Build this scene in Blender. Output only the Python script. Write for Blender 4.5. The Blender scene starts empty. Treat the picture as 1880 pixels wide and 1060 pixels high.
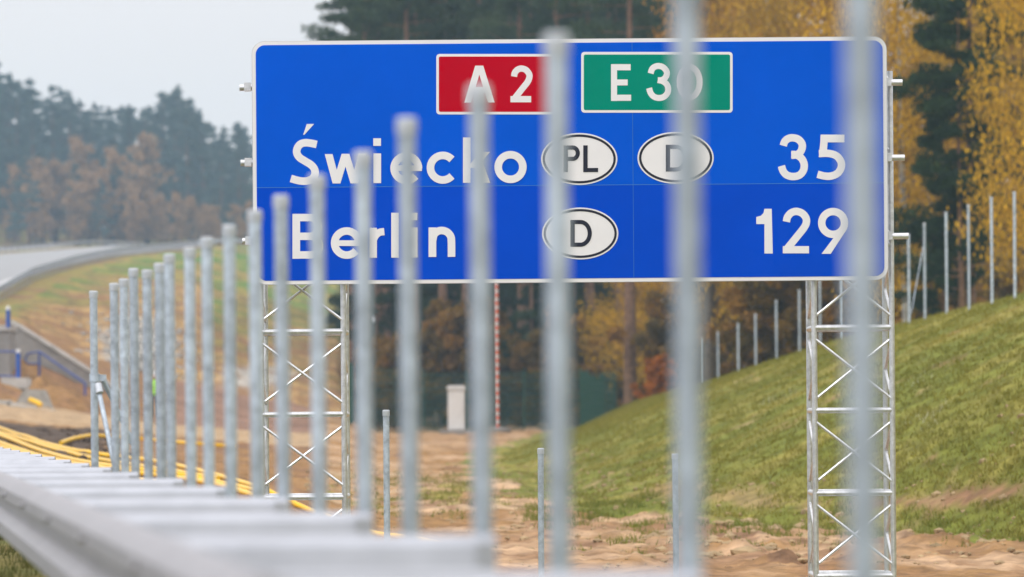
import bpy, bmesh, math, random
import numpy as np
from mathutils import Vector, noise, Matrix
random.seed(7); rng = np.random.default_rng(11)
R = math.radians
scene = bpy.context.scene
col = scene.collection

# ------------------------------------------------------------------ camera
F = 200 / 36 * 1880          # focal length in photo pixels
PX0, PY0, ROLL, CZ = 940.0, 765.0, 0.0078, 1.10
cam_d = bpy.data.cameras.new('camera'); cam = bpy.data.objects.new('camera', cam_d); col.objects.link(cam)
cam_d.sensor_width = 36; cam_d.lens = 200
cam_d.shift_y = (PY0 - 530) / 1880
cam_d.clip_start = 0.1; cam_d.clip_end = 6000
cam_d.dof.use_dof = True; cam_d.dof.focus_distance = 58.0; cam_d.dof.aperture_fstop = 3.05
cam.matrix_world = Matrix.Translation((0, 0, CZ)) @ Matrix.Rotation(R(90), 4, 'X') @ Matrix.Rotation(-ROLL, 4, 'Z')
scene.camera = cam

# ------------------------------------------------------------------ light
scene.view_settings.view_transform = 'Standard'; scene.view_settings.look = 'None'
scene.view_settings.exposure = 0.0; scene.view_settings.gamma = 1
SUN_EL, SUN_AZ = R(42), R(-40)      # high, from the left and a little behind the camera
w = bpy.data.worlds.new('World'); scene.world = w; w.use_nodes = True
nt = w.node_tree; nt.nodes.clear()
out = nt.nodes.new('ShaderNodeOutputWorld'); bg = nt.nodes.new('ShaderNodeBackground')
sky = nt.nodes.new('ShaderNodeTexSky'); sky.sky_type = 'NISHITA'; sky.sun_disc = False
sky.sun_elevation = SUN_EL; sky.sun_rotation = R(180) + SUN_AZ; sky.dust_density = 5; sky.air_density = 1.5
hs = nt.nodes.new('ShaderNodeHueSaturation'); hs.inputs['Saturation'].default_value = 0.25
nt.links.new(sky.outputs[0], hs.inputs['Color'])
# the cloud deck of an overcast sky: brighter towards the zenith (CIE overcast)
tc = nt.nodes.new('ShaderNodeTexCoord'); sx = nt.nodes.new('ShaderNodeSeparateXYZ')
nt.links.new(tc.outputs['Generated'], sx.inputs[0])
ramp = nt.nodes.new('ShaderNodeMapRange'); ramp.inputs['From Min'].default_value = 0.0; ramp.inputs['From Max'].default_value = 1.0
ramp.inputs['To Min'].default_value = 8.8; ramp.inputs['To Max'].default_value = 22.0
nt.links.new(sx.outputs['Z'], ramp.inputs['Value'])
deck = nt.nodes.new('ShaderNodeVectorMath'); deck.operation = 'SCALE'; deck.inputs[0].default_value = (1.02, 0.98, 0.975)
nt.links.new(ramp.outputs[0], deck.inputs['Scale'])
mx = nt.nodes.new('ShaderNodeMix'); mx.data_type = 'RGBA'; mx.inputs['Factor'].default_value = 0.94
nt.links.new(hs.outputs[0], mx.inputs[6]); nt.links.new(deck.outputs[0], mx.inputs[7])
nt.links.new(mx.outputs[2], bg.inputs['Color']); bg.inputs['Strength'].default_value = 0.1
nt.links.new(bg.outputs[0], out.inputs[0])
sun_d = bpy.data.lights.new('sun', 'SUN'); sun = bpy.data.objects.new('sun', sun_d); col.objects.link(sun)
sun_d.energy = 1.0; sun_d.angle = R(25); sun_d.color = (1, 0.96, 0.9)
sd = Vector((math.sin(SUN_AZ) * math.cos(SUN_EL), -math.cos(SUN_AZ) * math.cos(SUN_EL), math.sin(SUN_EL)))
sun.rotation_euler = sd.to_track_quat('Z', 'Y').to_euler()
cy = scene.cycles
cy.use_denoising = True; cy.max_bounces = 6; cy.volume_bounces = 1; cy.transparent_max_bounces = 8
cy.volume_step_rate = 4.0; cy.caustics_reflective = False; cy.caustics_refractive = False

# ------------------------------------------------------------------ photo geometry helpers
def unroll(px, py):
    a, b = px - PX0, PY0 - py
    c, s = math.cos(ROLL), math.sin(ROLL)
    return a * c + b * s, -a * s + b * c
def P(px, py, d):
    a, b = unroll(px, py)
    return Vector((a * d / F, d, b * d / F + CZ))
def proj(v):
    a, b = v.x * F / v.y, (v.z - CZ) * F / v.y
    c, s = math.cos(ROLL), math.sin(ROLL)
    return PX0 + a * c - b * s, PY0 - (a * s + b * c)

# ------------------------------------------------------------------ object helpers
def tag(o, label=None, cat=None, group=None, kind=None):
    if label: o['label'] = label
    if cat: o['category'] = cat
    if group: o['group'] = group
    if kind: o['kind'] = kind
    return o
def empty(name, loc, label=None, cat=None, group=None):
    o = bpy.data.objects.new(name, None); col.objects.link(o); o.location = loc; o.empty_display_size = .2
    return tag(o, label, cat, group)
class MB:
    def __init__(s): s.v = []; s.f = []; s.c = None
    def add(s, vs, fs):
        n = len(s.v); s.v += [tuple(v) for v in vs]; s.f += [tuple(i + n for i in f) for f in fs]
    def box(s, c, size, rz=0):
        x, y, z = [k / 2 for k in size]; cs, sn = math.cos(rz), math.sin(rz)
        vs = []
        for dz in (-z, z):
            for dx, dy in ((-x, -y), (x, -y), (x, y), (-x, y)):
                vs.append((c[0] + dx * cs - dy * sn, c[1] + dx * sn + dy * cs, c[2] + dz))
        s.add(vs, [(3, 2, 1, 0), (4, 5, 6, 7), (0, 1, 5, 4), (1, 2, 6, 5), (2, 3, 7, 6), (3, 0, 4, 7)])
    def tube(s, pts, r, n=10, caps=True):
        pts = [Vector(p) for p in pts]; m = len(pts)
        rs = r if isinstance(r, (list, tuple)) else [r] * m
        vs = []; fs = []
        up = None
        for i, p in enumerate(pts):
            t = (pts[min(i + 1, m - 1)] - pts[max(i - 1, 0)]).normalized()
            if up is None:
                up = Vector((0, 0, 1)) if abs(t.z) < .9 else Vector((1, 0, 0))
            a = t.cross(up).normalized(); b = a.cross(t).normalized(); up = b
            for k in range(n):
                q = 2 * math.pi * k / n
                vs.append(p + (a * math.cos(q) + b * math.sin(q)) * rs[i])
        for i in range(m - 1):
            for k in range(n):
                fs.append((i * n + k, i * n + (k + 1) % n, (i + 1) * n + (k + 1) % n, (i + 1) * n + k))
        if caps: fs += [tuple(range(n))[::-1], tuple((m - 1) * n + k for k in range(n))]
        s.add(vs, fs)
    def prism(s, poly, t):      # closed polygon (list of Vector) extruded by vector t
        n = len(poly); t = Vector(t)
        vs = [Vector(p) for p in poly] + [Vector(p) + t for p in poly]
        s.add(vs, [tuple(range(n)), tuple(range(2 * n - 1, n - 1, -1))] + [(i, i + n, (i + 1) % n + n, (i + 1) % n) for i in range(n)])
    def build(s, name, mat, parent=None, smooth=False):
        me = bpy.data.meshes.new(name); me.from_pydata(s.v, [], s.f); me.update()
        if mat: me.materials.append(mat)
        bm = bmesh.new(); bm.from_mesh(me); bmesh.ops.recalc_face_normals(bm, faces=bm.faces); bm.to_mesh(me); bm.free()
        if smooth:
            me.shade_smooth()
            try: me.set_sharp_from_angle(angle=R(40))
            except Exception: pass
        o = bpy.data.objects.new(name, me); col.objects.link(o)
        if parent:
            o.parent = parent; o.matrix_parent_inverse = Matrix.Translation(-parent.location)
        return o
def copy_tree(o, parent=None):
    c = o.copy(); col.objects.link(c)
    if parent: c.parent = parent
    for ch in list(o.children): copy_tree(ch, c)
    return c
def np_mesh(name, V, faces_n, idx, mat, color=None, parent=None, smooth=False):
    """V (n,3), idx flat loop array, faces_n = verts per face (constant)."""
    me = bpy.data.meshes.new(name)
    me.vertices.add(len(V)); me.vertices.foreach_set('co', np.asarray(V, dtype=np.float32).ravel())
    nf = len(idx) // faces_n
    me.loops.add(len(idx)); me.loops.foreach_set('vertex_index', np.asarray(idx, dtype=np.int32))
    me.polygons.add(nf); me.polygons.foreach_set('loop_start', np.arange(0, len(idx), faces_n, dtype=np.int32))
    if smooth: me.polygons.foreach_set('use_smooth', np.ones(nf, dtype=bool))
    me.update(calc_edges=True); me.validate()
    if color is not None:
        ca = me.color_attributes.new('tint', 'FLOAT_COLOR', 'POINT')
        c4 = np.ones((len(V), 4), dtype=np.float32); c4[:, :3] = color
        ca.data.foreach_set('color', c4.ravel())
    me.materials.append(mat)
    o = bpy.data.objects.new(name, me); col.objects.link(o)
    if parent: o.parent = parent
    return o

# ------------------------------------------------------------------ materials
def mat(name, base=(.5, .5, .5), rough=.6, metal=0, var=0.0, vscale=8, bump=0, bscale=30, dark=None, spec=.5, tint=False, translucent=0, detail=6, coord='Object', mapping=None):
    m = bpy.data.materials.new(name); m.use_nodes = True; t = m.node_tree; N = t.nodes; L = t.links
    b = N['Principled BSDF']; b.inputs['Roughness'].default_value = rough; b.inputs['Metallic'].default_value = metal
    b.inputs['Specular IOR Level'].default_value = spec
    b.inputs['Base Color'].default_value = (*base, 1)
    tcn = N.new('ShaderNodeTexCoord'); src = tcn.outputs[coord]
    if mapping:
        mp = N.new('ShaderNodeMapping'); mp.inputs['Scale'].default_value = mapping; L.new(src, mp.inputs[0]); src = mp.outputs[0]
    basesock = None
    if tint:
        at = N.new('ShaderNodeAttribute'); at.attribute_name = 'tint'; basesock = at.outputs['Color']; L.new(basesock, b.inputs['Base Color'])
    if var or dark:
        nz = N.new('ShaderNodeTexNoise'); nz.inputs['Scale'].default_value = vscale; nz.inputs['Detail'].default_value = detail; nz.inputs['Roughness'].default_value = .65
        L.new(src, nz.inputs['Vector'])
        mixn = N.new('ShaderNodeMix'); mixn.data_type = 'RGBA'
        mr = N.new('ShaderNodeMapRange'); mr.inputs['From Min'].default_value = .32; mr.inputs['From Max'].default_value = .68
        L.new(nz.outputs['Fac'], mr.inputs['Value']); L.new(mr.outputs[0], mixn.inputs['Factor'])
        if tint:
            mixn.blend_type = 'MULTIPLY'
            sc = N.new('ShaderNodeMix'); sc.data_type = 'RGBA'
            sc.inputs[6].default_value = (1 - var,) * 3 + (1,); sc.inputs[7].default_value = (1 + var,) * 3 + (1,)
            L.new(mr.outputs[0], sc.inputs['Factor'])
            mixn.inputs['Factor'].default_value = 1
            for l in list(mixn.inputs['Factor'].links): t.links.remove(l)
            mixn.inputs['Factor'].default_value = 1
            L.new(basesock, mixn.inputs[6]); L.new(sc.outputs[2], mixn.inputs[7])
        else:
            d = dark if dark else tuple(c * (1 - var) for c in base)
            mixn.inputs[6].default_value = (*d, 1); mixn.inputs[7].default_value = (*[min(1, c * (1 + var)) for c in base], 1)
        L.new(mixn.outputs[2], b.inputs['Base Color'])
    if bump:
        bn = N.new('ShaderNodeTexNoise'); bn.inputs['Scale'].default_value = bscale; bn.inputs['Detail'].default_value = 5
        L.new(src, bn.inputs['Vector']); bp = N.new('ShaderNodeBump'); bp.inputs['Strength'].default_value = bump; bp.inputs['Distance'].default_value = .05
        L.new(bn.outputs['Fac'], bp.inputs['Height']); L.new(bp.outputs[0], b.inputs['Normal'])
    if translucent:
        tr = N.new('ShaderNodeBsdfTranslucent'); ms = N.new('ShaderNodeMixShader'); ms.inputs[0].default_value = translucent
        o = N['Material Output']
        L.new((at.outputs['Color'] if tint else tcn.outputs[0]), tr.inputs['Color'])
        L.new(b.outputs[0], ms.inputs[1]); L.new(tr.outputs[0], ms.inputs[2]); L.new(ms.outputs[0], o.inputs[0])
    return m
M = dict(
    zinc=mat('galvanised steel', (.44, .51, .59), .48, .45, .28, 16, .06, 60, spec=.5, detail=8),
    zinc_cap=mat('zinc cap', (.50, .54, .60), .5, .3, .08, 30),
    rail=mat('guardrail zinc', (.27, .27, .295), .45, .4, .14, 3.0, mapping=(1, 1, 1)),
    spacer=mat('spacer zinc', (.42, .445, .50), .45, .4, .10, 5),
    truss=mat('bright truss zinc', (.66, .68, .71), .28, .75, .2, 14, .05, 40),
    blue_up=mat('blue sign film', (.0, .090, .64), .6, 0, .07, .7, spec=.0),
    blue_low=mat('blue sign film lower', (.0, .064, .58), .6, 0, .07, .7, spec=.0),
    white=mat('white sign film', (.76, .76, .79), .5, 0, .03, 3, spec=.2),
    red=mat('red sign film', (.46, .0, .014), .6, 0, .03, 3, spec=.0),
    green=mat('green sign film', (.0, .24, .17), .6, 0, .03, 3, spec=.0),
    black=mat('black sign film', (.012, .014, .03), .5, spec=.25),
    seam=mat('sign seam', (.02, .16, .50), .5),
    alu=mat('aluminium', (.5, .52, .55), .4, .7, .1, 5),
    ground=mat('ground', rough=.95, tint=True, var=.42, vscale=2.2, bump=.9, bscale=6, spec=.1, detail=10),
    leaf=mat('foliage', rough=.8, tint=True, translucent=.3, spec=.05),
    grass=mat('grass blades', rough=.8, tint=True, translucent=.3, spec=.05),
    bark=mat('bark', (.10, .075, .055), .9, 0, .4, 6, .5, 20, spec=.1),
    pinebark=mat('pine bark', (.20, .12, .08), .9, 0, .4, 5, .5, 20, spec=.1),
    birchbark=mat('birch bark', (.50, .48, .45), .8, 0, .1, 3, dark=(.10, .09, .08), mapping=(1, 1, 3)),
    asphalt=mat('concrete road', (.27, .275, .285), .8, 0, .08, .3),
    paint=mat('road paint', (.6, .6, .6), .7, 0, .1, 2),
    concrete=mat('concrete', (.27, .26, .25), .85, 0, .25, 1.5, .2, 12),
    paleconc=mat('pale concrete', (.45, .44, .42), .85, 0, .2, 2, .2, 12),
    yellow=mat('yellow duct', (.84, .50, .010), .35, 0, .10, 3, spec=.3),
    blue_rail=mat('blue painted steel', (.05, .09, .32), .4, 0, .1, 5),
    blue_post=mat('blue marker', (.01, .08, .38), .4, 0, .1, 5),
    whitep=mat('white paint', (.62, .62, .62), .5, 0, .1, 4),
    cabinet=mat('cabinet plastic', (.70, .70, .70), .6, 0, .06, 3),
    orange=mat('orange red paint', (.70, .09, .02), .5, 0, .08, 4),
    fencegreen=mat('green coated wire', (.008, .07, .048), .5, 0, .1, 5),
    hivis=mat('high visibility cloth', (.35, .75, .04), .7, 0, .1, 9),
    darkcloth=mat('dark trousers', (.02, .025, .05), .9, 0, .1, 9),
    skin=mat('skin', (.45, .25, .18), .6),
    stone=mat('stone', (.32, .31, .29), .9, 0, .3, 4, .4, 15),
)

zt_ = M['zinc'].node_tree; zb_ = zt_.nodes['Principled BSDF']; src_ = zb_.inputs['Base Color'].links[0].from_socket
oi_ = zt_.nodes.new('ShaderNodeObjectInfo'); mr_ = zt_.nodes.new('ShaderNodeMapRange'); mr_.inputs['To Min'].default_value = .86; mr_.inputs['To Max'].default_value = 1.12
zt_.links.new(oi_.outputs['Random'], mr_.inputs['Value'])
n2_ = zt_.nodes.new('ShaderNodeTexNoise'); n2_.inputs['Scale'].default_value = 2.3; n2_.inputs['Detail'].default_value = 3
tc_ = zt_.nodes.new('ShaderNodeTexCoord'); zt_.links.new(tc_.outputs['Object'], n2_.inputs['Vector'])
m2_ = zt_.nodes.new('ShaderNodeMapRange'); m2_.inputs['From Min'].default_value = .3; m2_.inputs['From Max'].default_value = .7; m2_.inputs['To Min'].default_value = .86; m2_.inputs['To Max'].default_value = 1.12
zt_.links.new(n2_.outputs['Fac'], m2_.inputs['Value'])
mm_ = zt_.nodes.new('ShaderNodeMath'); mm_.operation = 'MULTIPLY'; zt_.links.new(mr_.outputs[0], mm_.inputs[0]); zt_.links.new(m2_.outputs[0], mm_.inputs[1])
vs_ = zt_.nodes.new('ShaderNodeVectorMath'); vs_.operation = 'SCALE'; zt_.links.new(src_, vs_.inputs[0]); zt_.links.new(mm_.outputs[0], vs_.inputs['Scale'])
zt_.links.new(vs_.outputs[0], zb_.inputs['Base Color'])

# ------------------------------------------------------------------ terrain
def interp(x, xs, ys): return float(np.interp(x, xs, ys))
COLS = [0, 150, 300, 480, 620, 690]
ROWS = [80, 110, 150, 180, 200, 225, 236, 260, 300, 350, 450, 550, 700, 1000, 1600]
YT = {0:   [885, 832, 790, 764, 746, 702, 598, 588, 572, 535, 492, 470, 450, 406, 398],
      150: [890, 842, 802, 776, 764, 742, 672, 650, 612, 560, 478, 460, 447, 424, 415],
      300: [905, 860, 812, 792, 784, 772, 742, 700, 635, 570, 492, 463, 449, 436, 430],
      480: [930, 880, 830, 806, 797, 787, 770, 735, 680, 610, 520, 470, 452, 440, 432],
      620: [990, 905, 845, 815, 803, 796, 788, 765, 705, 650, 560, 500, 470, 450, 445],
      690: [1015, 905, 852, 824, 814, 804, 801, 793, 780, 765, 740, 722, 700, 680, 660]}
def y2z(px, y, d): return unroll(px, y)[1] * d / F
TABZ = np.array([[y2z(c, y, d) for y, d in zip(YT[c], ROWS)] for c in COLS])
NEAR_D = [-80, 40, 52, 58, 70]
FLATZ_D = [-80, 20, 30, 44, 58, 66, 72, 82, 95, 105, 150, 200, 260, 300, 400, 700, 1600]
FLATZ = [-1.09, -1.09, -1.12, -1.65, -2.1, -2.12, -2.03, -1.9, -1.72, -1.58, -1.25, -.95, -.7, -.5, .4, 4, 16]
def edge_x(Y): return interp(Y, [-80, 0, 250, 300, 345, 380, 430, 500, 600, 800, 1600], [9.9, .9, -27.2, -29.4, -30.4, -31.4, -32.6, -33.8, -34.5, -36, -60])
def edge_z(Y): return interp(Y, [-80, 70, 150, 220, 300, 345, 380, 430, 500, 600, 720, 900, 1600], [-1.09, -1.09, -.6, .8, 5.0, 7.3, 9.3, 11.5, 14.3, 17.8, 22.0, 27, 50])
TOE_Y = [60, 80, 84, 88, 93, 103, 125, 150, 180, 220, 270]
TOE_X = [14, 9.4, 7.4, 5.6, 3.9, 1.9, .85, -.1, .3, 1.6, 3.2]
def crest(Y):
    X = interp(Y, [40, 60, 115, 150, 190, 230, 262], [19, 15.5, 11.1, 8.9, 7.2, 5.2, 3.6])
    Z = interp(Y, [40, 60, 100, 115, 150, 190, 230, 255, 270], [2.6, 2.6, 2.66, 2.58, 2.0, 1.25, .62, -.2, -.62])
    return X, Z
def smooth(t): t = max(0., min(1., t)); return t * t * (3 - 2 * t)
def zbase(X, Y):
    Ye = max(Y, 1.0)
    a = X * F / Ye + PX0
    flat = interp(Y, FLATZ_D, FLATZ)
    if Y <= 62:
        k = smooth((X - (2.6 - .1125 * Y)) / 1.6); flat = -1.09 * (1 - k) + flat * k
    if Y > 62 and a < 690:
        cs = [float(np.interp(max(Y, 80), ROWS, TABZ[i])) for i in range(len(COLS))]
        t = interp(max(a, 0), COLS, cs)
        if Y < 80:
            kk = smooth((X - (2.6 - .1125 * 62)) / 1.6)
            t = interp(Y, [62, 80], [-1.09 * (1 - kk) + interp(62, FLATZ_D, FLATZ) * kk, t])
        flat = t
    # carriageway side
    ex = edge_x(Y)
    if X < ex + 3 and Y < 1000:
        k = smooth((ex + 3 - X) / 3); z = flat * (1 - k) + edge_z(Y) * k
        if Y > 850: z = z * (1 - (Y - 850) / 150) + flat * (Y - 850) / 150
        return z
    # grass embankment on the right
    if 40 < Y < 275:
        xt = interp(Y, TOE_Y, TOE_X); xc, zc = crest(Y)
        if X > xt and xc > xt:
            t = (X - xt) / (xc - xt)
            h = zc - flat
            if t < 1:
                s = t * .75 + .25 * smooth(t)
                flat += h * s
            else: flat += h
    elif Y <= 40 and X > 14: flat += smooth((X - 14) / 6) * 3.6
    elif Y >= 275 and X > 8: flat += 0
    return flat
def fbm(x, y, s, o=4): return noise.fractal((x * s, y * s, 3.7), 1.0, 2.1, o)
def rough(X, Y):
    a = X * F / max(Y, 1) + PX0
    amp = .0
    if 60 < Y < 260 and a > 380:
        amp = .09 * smooth((Y - 60) / 15)
        if 40 < Y < 275 and X > interp(Y, TOE_Y, TOE_X) + .8: amp = .045
    elif a <= 380 and 90 < Y < 232: amp = .10
    elif Y > 260 and X > edge_x(Y) + 3: amp = .25
    elif Y <= 60: amp = .03
    r = amp * (fbm(X, Y, .55) + .55 * fbm(X + 7, Y * .7, 3.1, 4)) if amp else 0
    if 76 < Y < 100 and X > .3:     # churned clods near the toe
        r += .20 * max(-.1, fbm(X + 9, Y * .6, 1.1)) * smooth((X - .3) / 2) * (1 if X < interp(Y, TOE_Y, TOE_X) + .5 else .3)
    return r
def zg(X, Y): return zbase(X, Y) + rough(X, Y) + CZ

def mixc(a, b, t): return tuple(p * (1 - t) + q * t for p, q in zip(a, b))
C_SAND = (.27, .155, .064); C_PALE = (.42, .31, .195); C_BROWN = (.22, .125, .07); C_DARK = (.085, .062, .048)
C_GRASS = (.14, .155, .026); C_GRASSL = (.235, .21, .048); C_STONE = (.42, .41, .38); C_OCHRE = (.34, .22, .085); C_DGREEN = (.06, .13, .03)
def inside(px, py, cx, cy, rx, ry, X, Y, s=.25):
    return smooth(1.6 - 1.2 * math.hypot((px - cx) / rx, (py - cy) / ry) + .7 * fbm(X, Y, s))
def dirt(X, Y):
    t = X - interp(Y, TOE_Y, TOE_X); n1 = fbm(X, Y, .5); n2 = fbm(X + 40, Y * .6, 1.1)
    k = 0.
    if Y < 106:
        c = .7 + .20 * max(0, X - 5.2)
        k = smooth(1.15 + .7 * n1 + .5 * n2 - abs(t - c) / (.22 if X > 5 else .45)) * (1 if X > 4.8 else .6)
        k = max(k, smooth(1.0 + .8 * n1 - math.hypot((X - 8.0) / .9, (Y - 83) / 2.0)))
    if n2 > .5: k = max(k, smooth((n2 - .5) * 3) * .7)
    return k
def gcol(X, Y, Z):
    if Y < 2: return C_GRASS
    px = X * F / Y + PX0; py = PY0 - (Z - CZ) * F / Y
    n1 = fbm(X, Y, .35); n2 = fbm(X + 40, Y * .45, .9)
    ex = edge_x(Y)
    if Y < 60: return mixc(mixc(C_GRASS, C_BROWN, .5), (.14, .16, .05), smooth(n1 + .5))
    if X < ex + 1.2 and Y < 1000: return mixc(C_GRASSL, C_BROWN, smooth(n1 + .4))
    if 40 < Y < 275 and X > interp(Y, TOE_Y, TOE_X) - 1.2 + .9 * n1:
        t = X - interp(Y, TOE_Y, TOE_X)
        c = mixc(C_GRASS, C_GRASSL, smooth(.42 + 1.1 * n1 + .6 * n2))
        c = mixc(c, mixc(mixc(C_PALE, C_SAND, .6 + .5 * n1), C_BROWN, smooth(n2 * 1.5 + .4 + (.35 if X > 5 else 0))), dirt(X, Y))
        return c
    if px < 640 and Y > 262:
        if Y > 780: 
            f = fbm(X, Y, .012, 2)
            base = (.20, .22, .07) if px < 90 or px > 150 else (.17, .13, .10)
            return mixc(base, (.24, .24, .09), smooth(f + .3))
        band = math.sin((Y - 1.5 * X) / 2.7 + 3.0 * fbm(X, Y, .05, 3))
        ye = interp(px, [0, 60, 130, 220, 330, 450], [530, 500, 477, 460, 453, 446])
        g = smooth(1.7 - (py - ye) / (58 if px < 385 else 130) + .9 * fbm(X, Y, .05, 3) + .35 * band) 
        c = mixc(mixc(C_SAND, C_BROWN, .5), (.42, .27, .11), smooth(.5 + .9 * band))
        gr = mixc((.09, .17, .035), mixc(C_GRASSL, C_OCHRE, .4), smooth(.5 + .8 * band))
        c = mixc(c, gr, g)
        if band > .8: c = mixc(c, C_DARK, .5)
        c = mixc(c, C_STONE, inside(px, py, 255, 625, 70, 55, X, Y) * .9)
        c = mixc(c, C_STONE, inside(px, py, 470, 690, 60, 22, X, Y) * .8)
        return c
    if px < 600:
        c = mixc(C_SAND, C_BROWN, smooth(n1 + .5))
        if Y < 168: 
            k = smooth((235 - px) / 60 + .4 * n1) * smooth((Y - 92) / 12) * smooth((168 + 6 * n2 - Y) / 6)
            c = mixc(c, C_DARK, k)
        elif Y < 207: c = mixc(C_PALE, C_SAND, .25 + .3 * smooth(n1))
        elif px > 320: c = mixc((.20, .12, .085), (.28, .17, .12), smooth(n1 + .5))
        else: c = mixc(C_SAND, C_BROWN, smooth(n2 + .5))
        return c
    c = mixc(C_SAND, (.42, .28, .17), smooth(n1 * 1.5 + .4))
    k = smooth(1.1 - abs(Y - 118) / 26 + n1) 
    c = mixc(c, C_PALE, .75 * k * smooth(.5 + n2 * 1.2))
    c = mixc(c, mixc(C_BROWN, C_SAND, .3), .8 * smooth(.35 + 1.6 * fbm(X + 5, Y * .4, 1.0)) * smooth((100 - Y) / 8))
    c = mixc(c, C_GRASSL, smooth((fbm(X * 2 + 8, Y * .5, .8) - .02) * 4) * smooth(1.15 - abs(Y - 112) / 16) * .9)
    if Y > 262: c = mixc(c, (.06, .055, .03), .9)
    if n2 > .35: c = mixc(c, C_BROWN, smooth((n2 - .35) * 4))
    return c

rows_y = list(np.linspace(-80, 0, 6)) + list(np.linspace(5, 60, 30)) + list(np.arange(61, 130, .45)) + list(np.arange(130, 232, 1.3)) + list(np.arange(232, 240, .6)) + list(np.arange(241, 420, 3.)) + list(np.geomspace(425, 1600, 70))
acols = np.concatenate([np.arange(-1060, 1100, 5.0)])
V = []; Cc = []
for Y in rows_y:
    xs = acols * max(Y, 6) / F
    lo, hi = xs[0], xs[-1]; W = 80 + .30 * max(Y, 0)
    tt = np.array([.02, .05, .1, .18, .3, .45, .65, 1.0])
    xs = np.concatenate([(lo + (-W - lo) * tt)[::-1], xs, hi + (W - hi) * tt])
    for X in xs:
        z = zg(X, Y); V.append((X, Y, z)); Cc.append(gcol(X, Y, z))
nc = len(xs); nr = len(rows_y)
ii = (np.arange(nr - 1)[:, None] * nc + np.arange(nc - 1)[None, :]).ravel()
idx = np.stack([ii, ii + 1, ii + 1 + nc, ii + nc], 1).ravel()
ground = np_mesh('ground', np.array(V), 4, idx, M['ground'], np.array(Cc), smooth=True)
tag(ground, kind='structure')

def ray_ground(px, py, d0=60, d1=700):
    d = d0; prev = None
    while d < d1:
        p = P(px, py, d)
        if p.z <= zg(p.x, p.y): return Vector((p.x, p.y, zg(p.x, p.y)))
        d += .5
    return P(px, py, d1)

# ------------------------------------------------------------------ road, far left
def strip(name, pts_l, pts_r, m):
    v = []; f = []
    for l, r in zip(pts_l, pts_r): v += [l, r]
    for i in range(len(pts_l) - 1): f.append((2 * i, 2 * i + 1, 2 * i + 3, 2 * i + 2))
    b = MB(); b.add(v, f); return b.build(name, m)
ys = list(np.arange(-60, 860, 8.0))
def rz(y): return edge_z(y) + CZ
road = strip('road', [(edge_x(y) - 15 - (0), y, rz(y) + .06) for y in ys], [(edge_x(y) - 1.6, y, rz(y) + .06) for y in ys], M['asphalt']); tag(road, kind='structure')
road2 = strip('road', [(edge_x(y) - 34, y, rz(y) + .06) for y in ys], [(edge_x(y) - 19, y, rz(y) + .06) for y in ys], M['asphalt']); tag(road2, kind='structure')
ln = MB()
for off in (2.2, 14.4, 19.6, 33.4):
    v = []; f = []
    for i, y in enumerate(ys): v += [(edge_x(y) - off - .2, y, rz(y) + .066), (edge_x(y) - off, y, rz(y) + .066)]
    for i in range(len(ys) - 1): f.append((2 * i, 2 * i + 1, 2 * i + 3, 2 * i + 2))
    ln.add(v, f)
tag(ln.build('road_markings', M['paint']), kind='structure')

# ------------------------------------------------------------------ steel barriers
def beam_profile(H=.40, D=.085):
    # (offset toward the road, height below the top edge)
    return [(0, 0), (.012, -.004), (D * .55, -.018), (D, -.055 * H / .4), (D, -.12 * H / .4), (.02, -.165 * H / .4), (.02, -.215 * H / .4), (D, -.265 * H / .4), (D, -.34 * H / .4), (D * .55, -H + .02), (.0, -H)]
RTOP = -.336 + CZ
DIRX = -.1125
def rail_x(y): return .84 + DIRX * y
gr = empty('guardrail', (rail_x(30), 30, 0.01), 'wide galvanised guardrail with cross spacers at the lower left, nearest and most blurred', 'guardrail')
def beam_mesh(pts, top_of, side, prof, parent, name, m, thick=.004):
    b = MB(); v = []; f = []; n = len(prof)
    for i, (x, y) in enumerate(pts):
        a = pts[max(i - 1, 0)]; c = pts[min(i + 1, len(pts) - 1)]
        t = Vector((c[0] - a[0], c[1] - a[1], 0)).normalized(); nrm = Vector((-t.y, t.x, 0)) * side
        for k in (0, 1):
            for (o, h) in prof: v.append(Vector((x, y, top_of(y) + h)) + nrm * (o - k * thick))
    for i in range(len(pts) - 1):
        for j in range(n - 1):
            p, q = i * 2 * n + j, (i + 1) * 2 * n + j
            f.append((p, p + 1, q + 1, q)); f.append((p + n, q + n, q + n + 1, p + n + 1))
        f.append((i * 2 * n, (i + 1) * 2 * n, (i + 1) * 2 * n + n, i * 2 * n + n))
        f.append((i * 2 * n + n - 1, i * 2 * n + 2 * n - 1, (i + 1) * 2 * n + 2 * n - 1, (i + 1) * 2 * n + n - 1))
    b.add(v, f); return b.build(name, m, parent, True)
beam_mesh([(rail_x(y), y) for y in np.arange(5, 140, 2.0)], lambda y: RTOP, 1, beam_profile(), gr, 'beam', M['rail'])
SPW = .90
sp_spots = [4.22 + 4 * k for k in range(0, 22)]
def post_line_x(d): return (-1185 * d + 18643) / F
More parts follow.
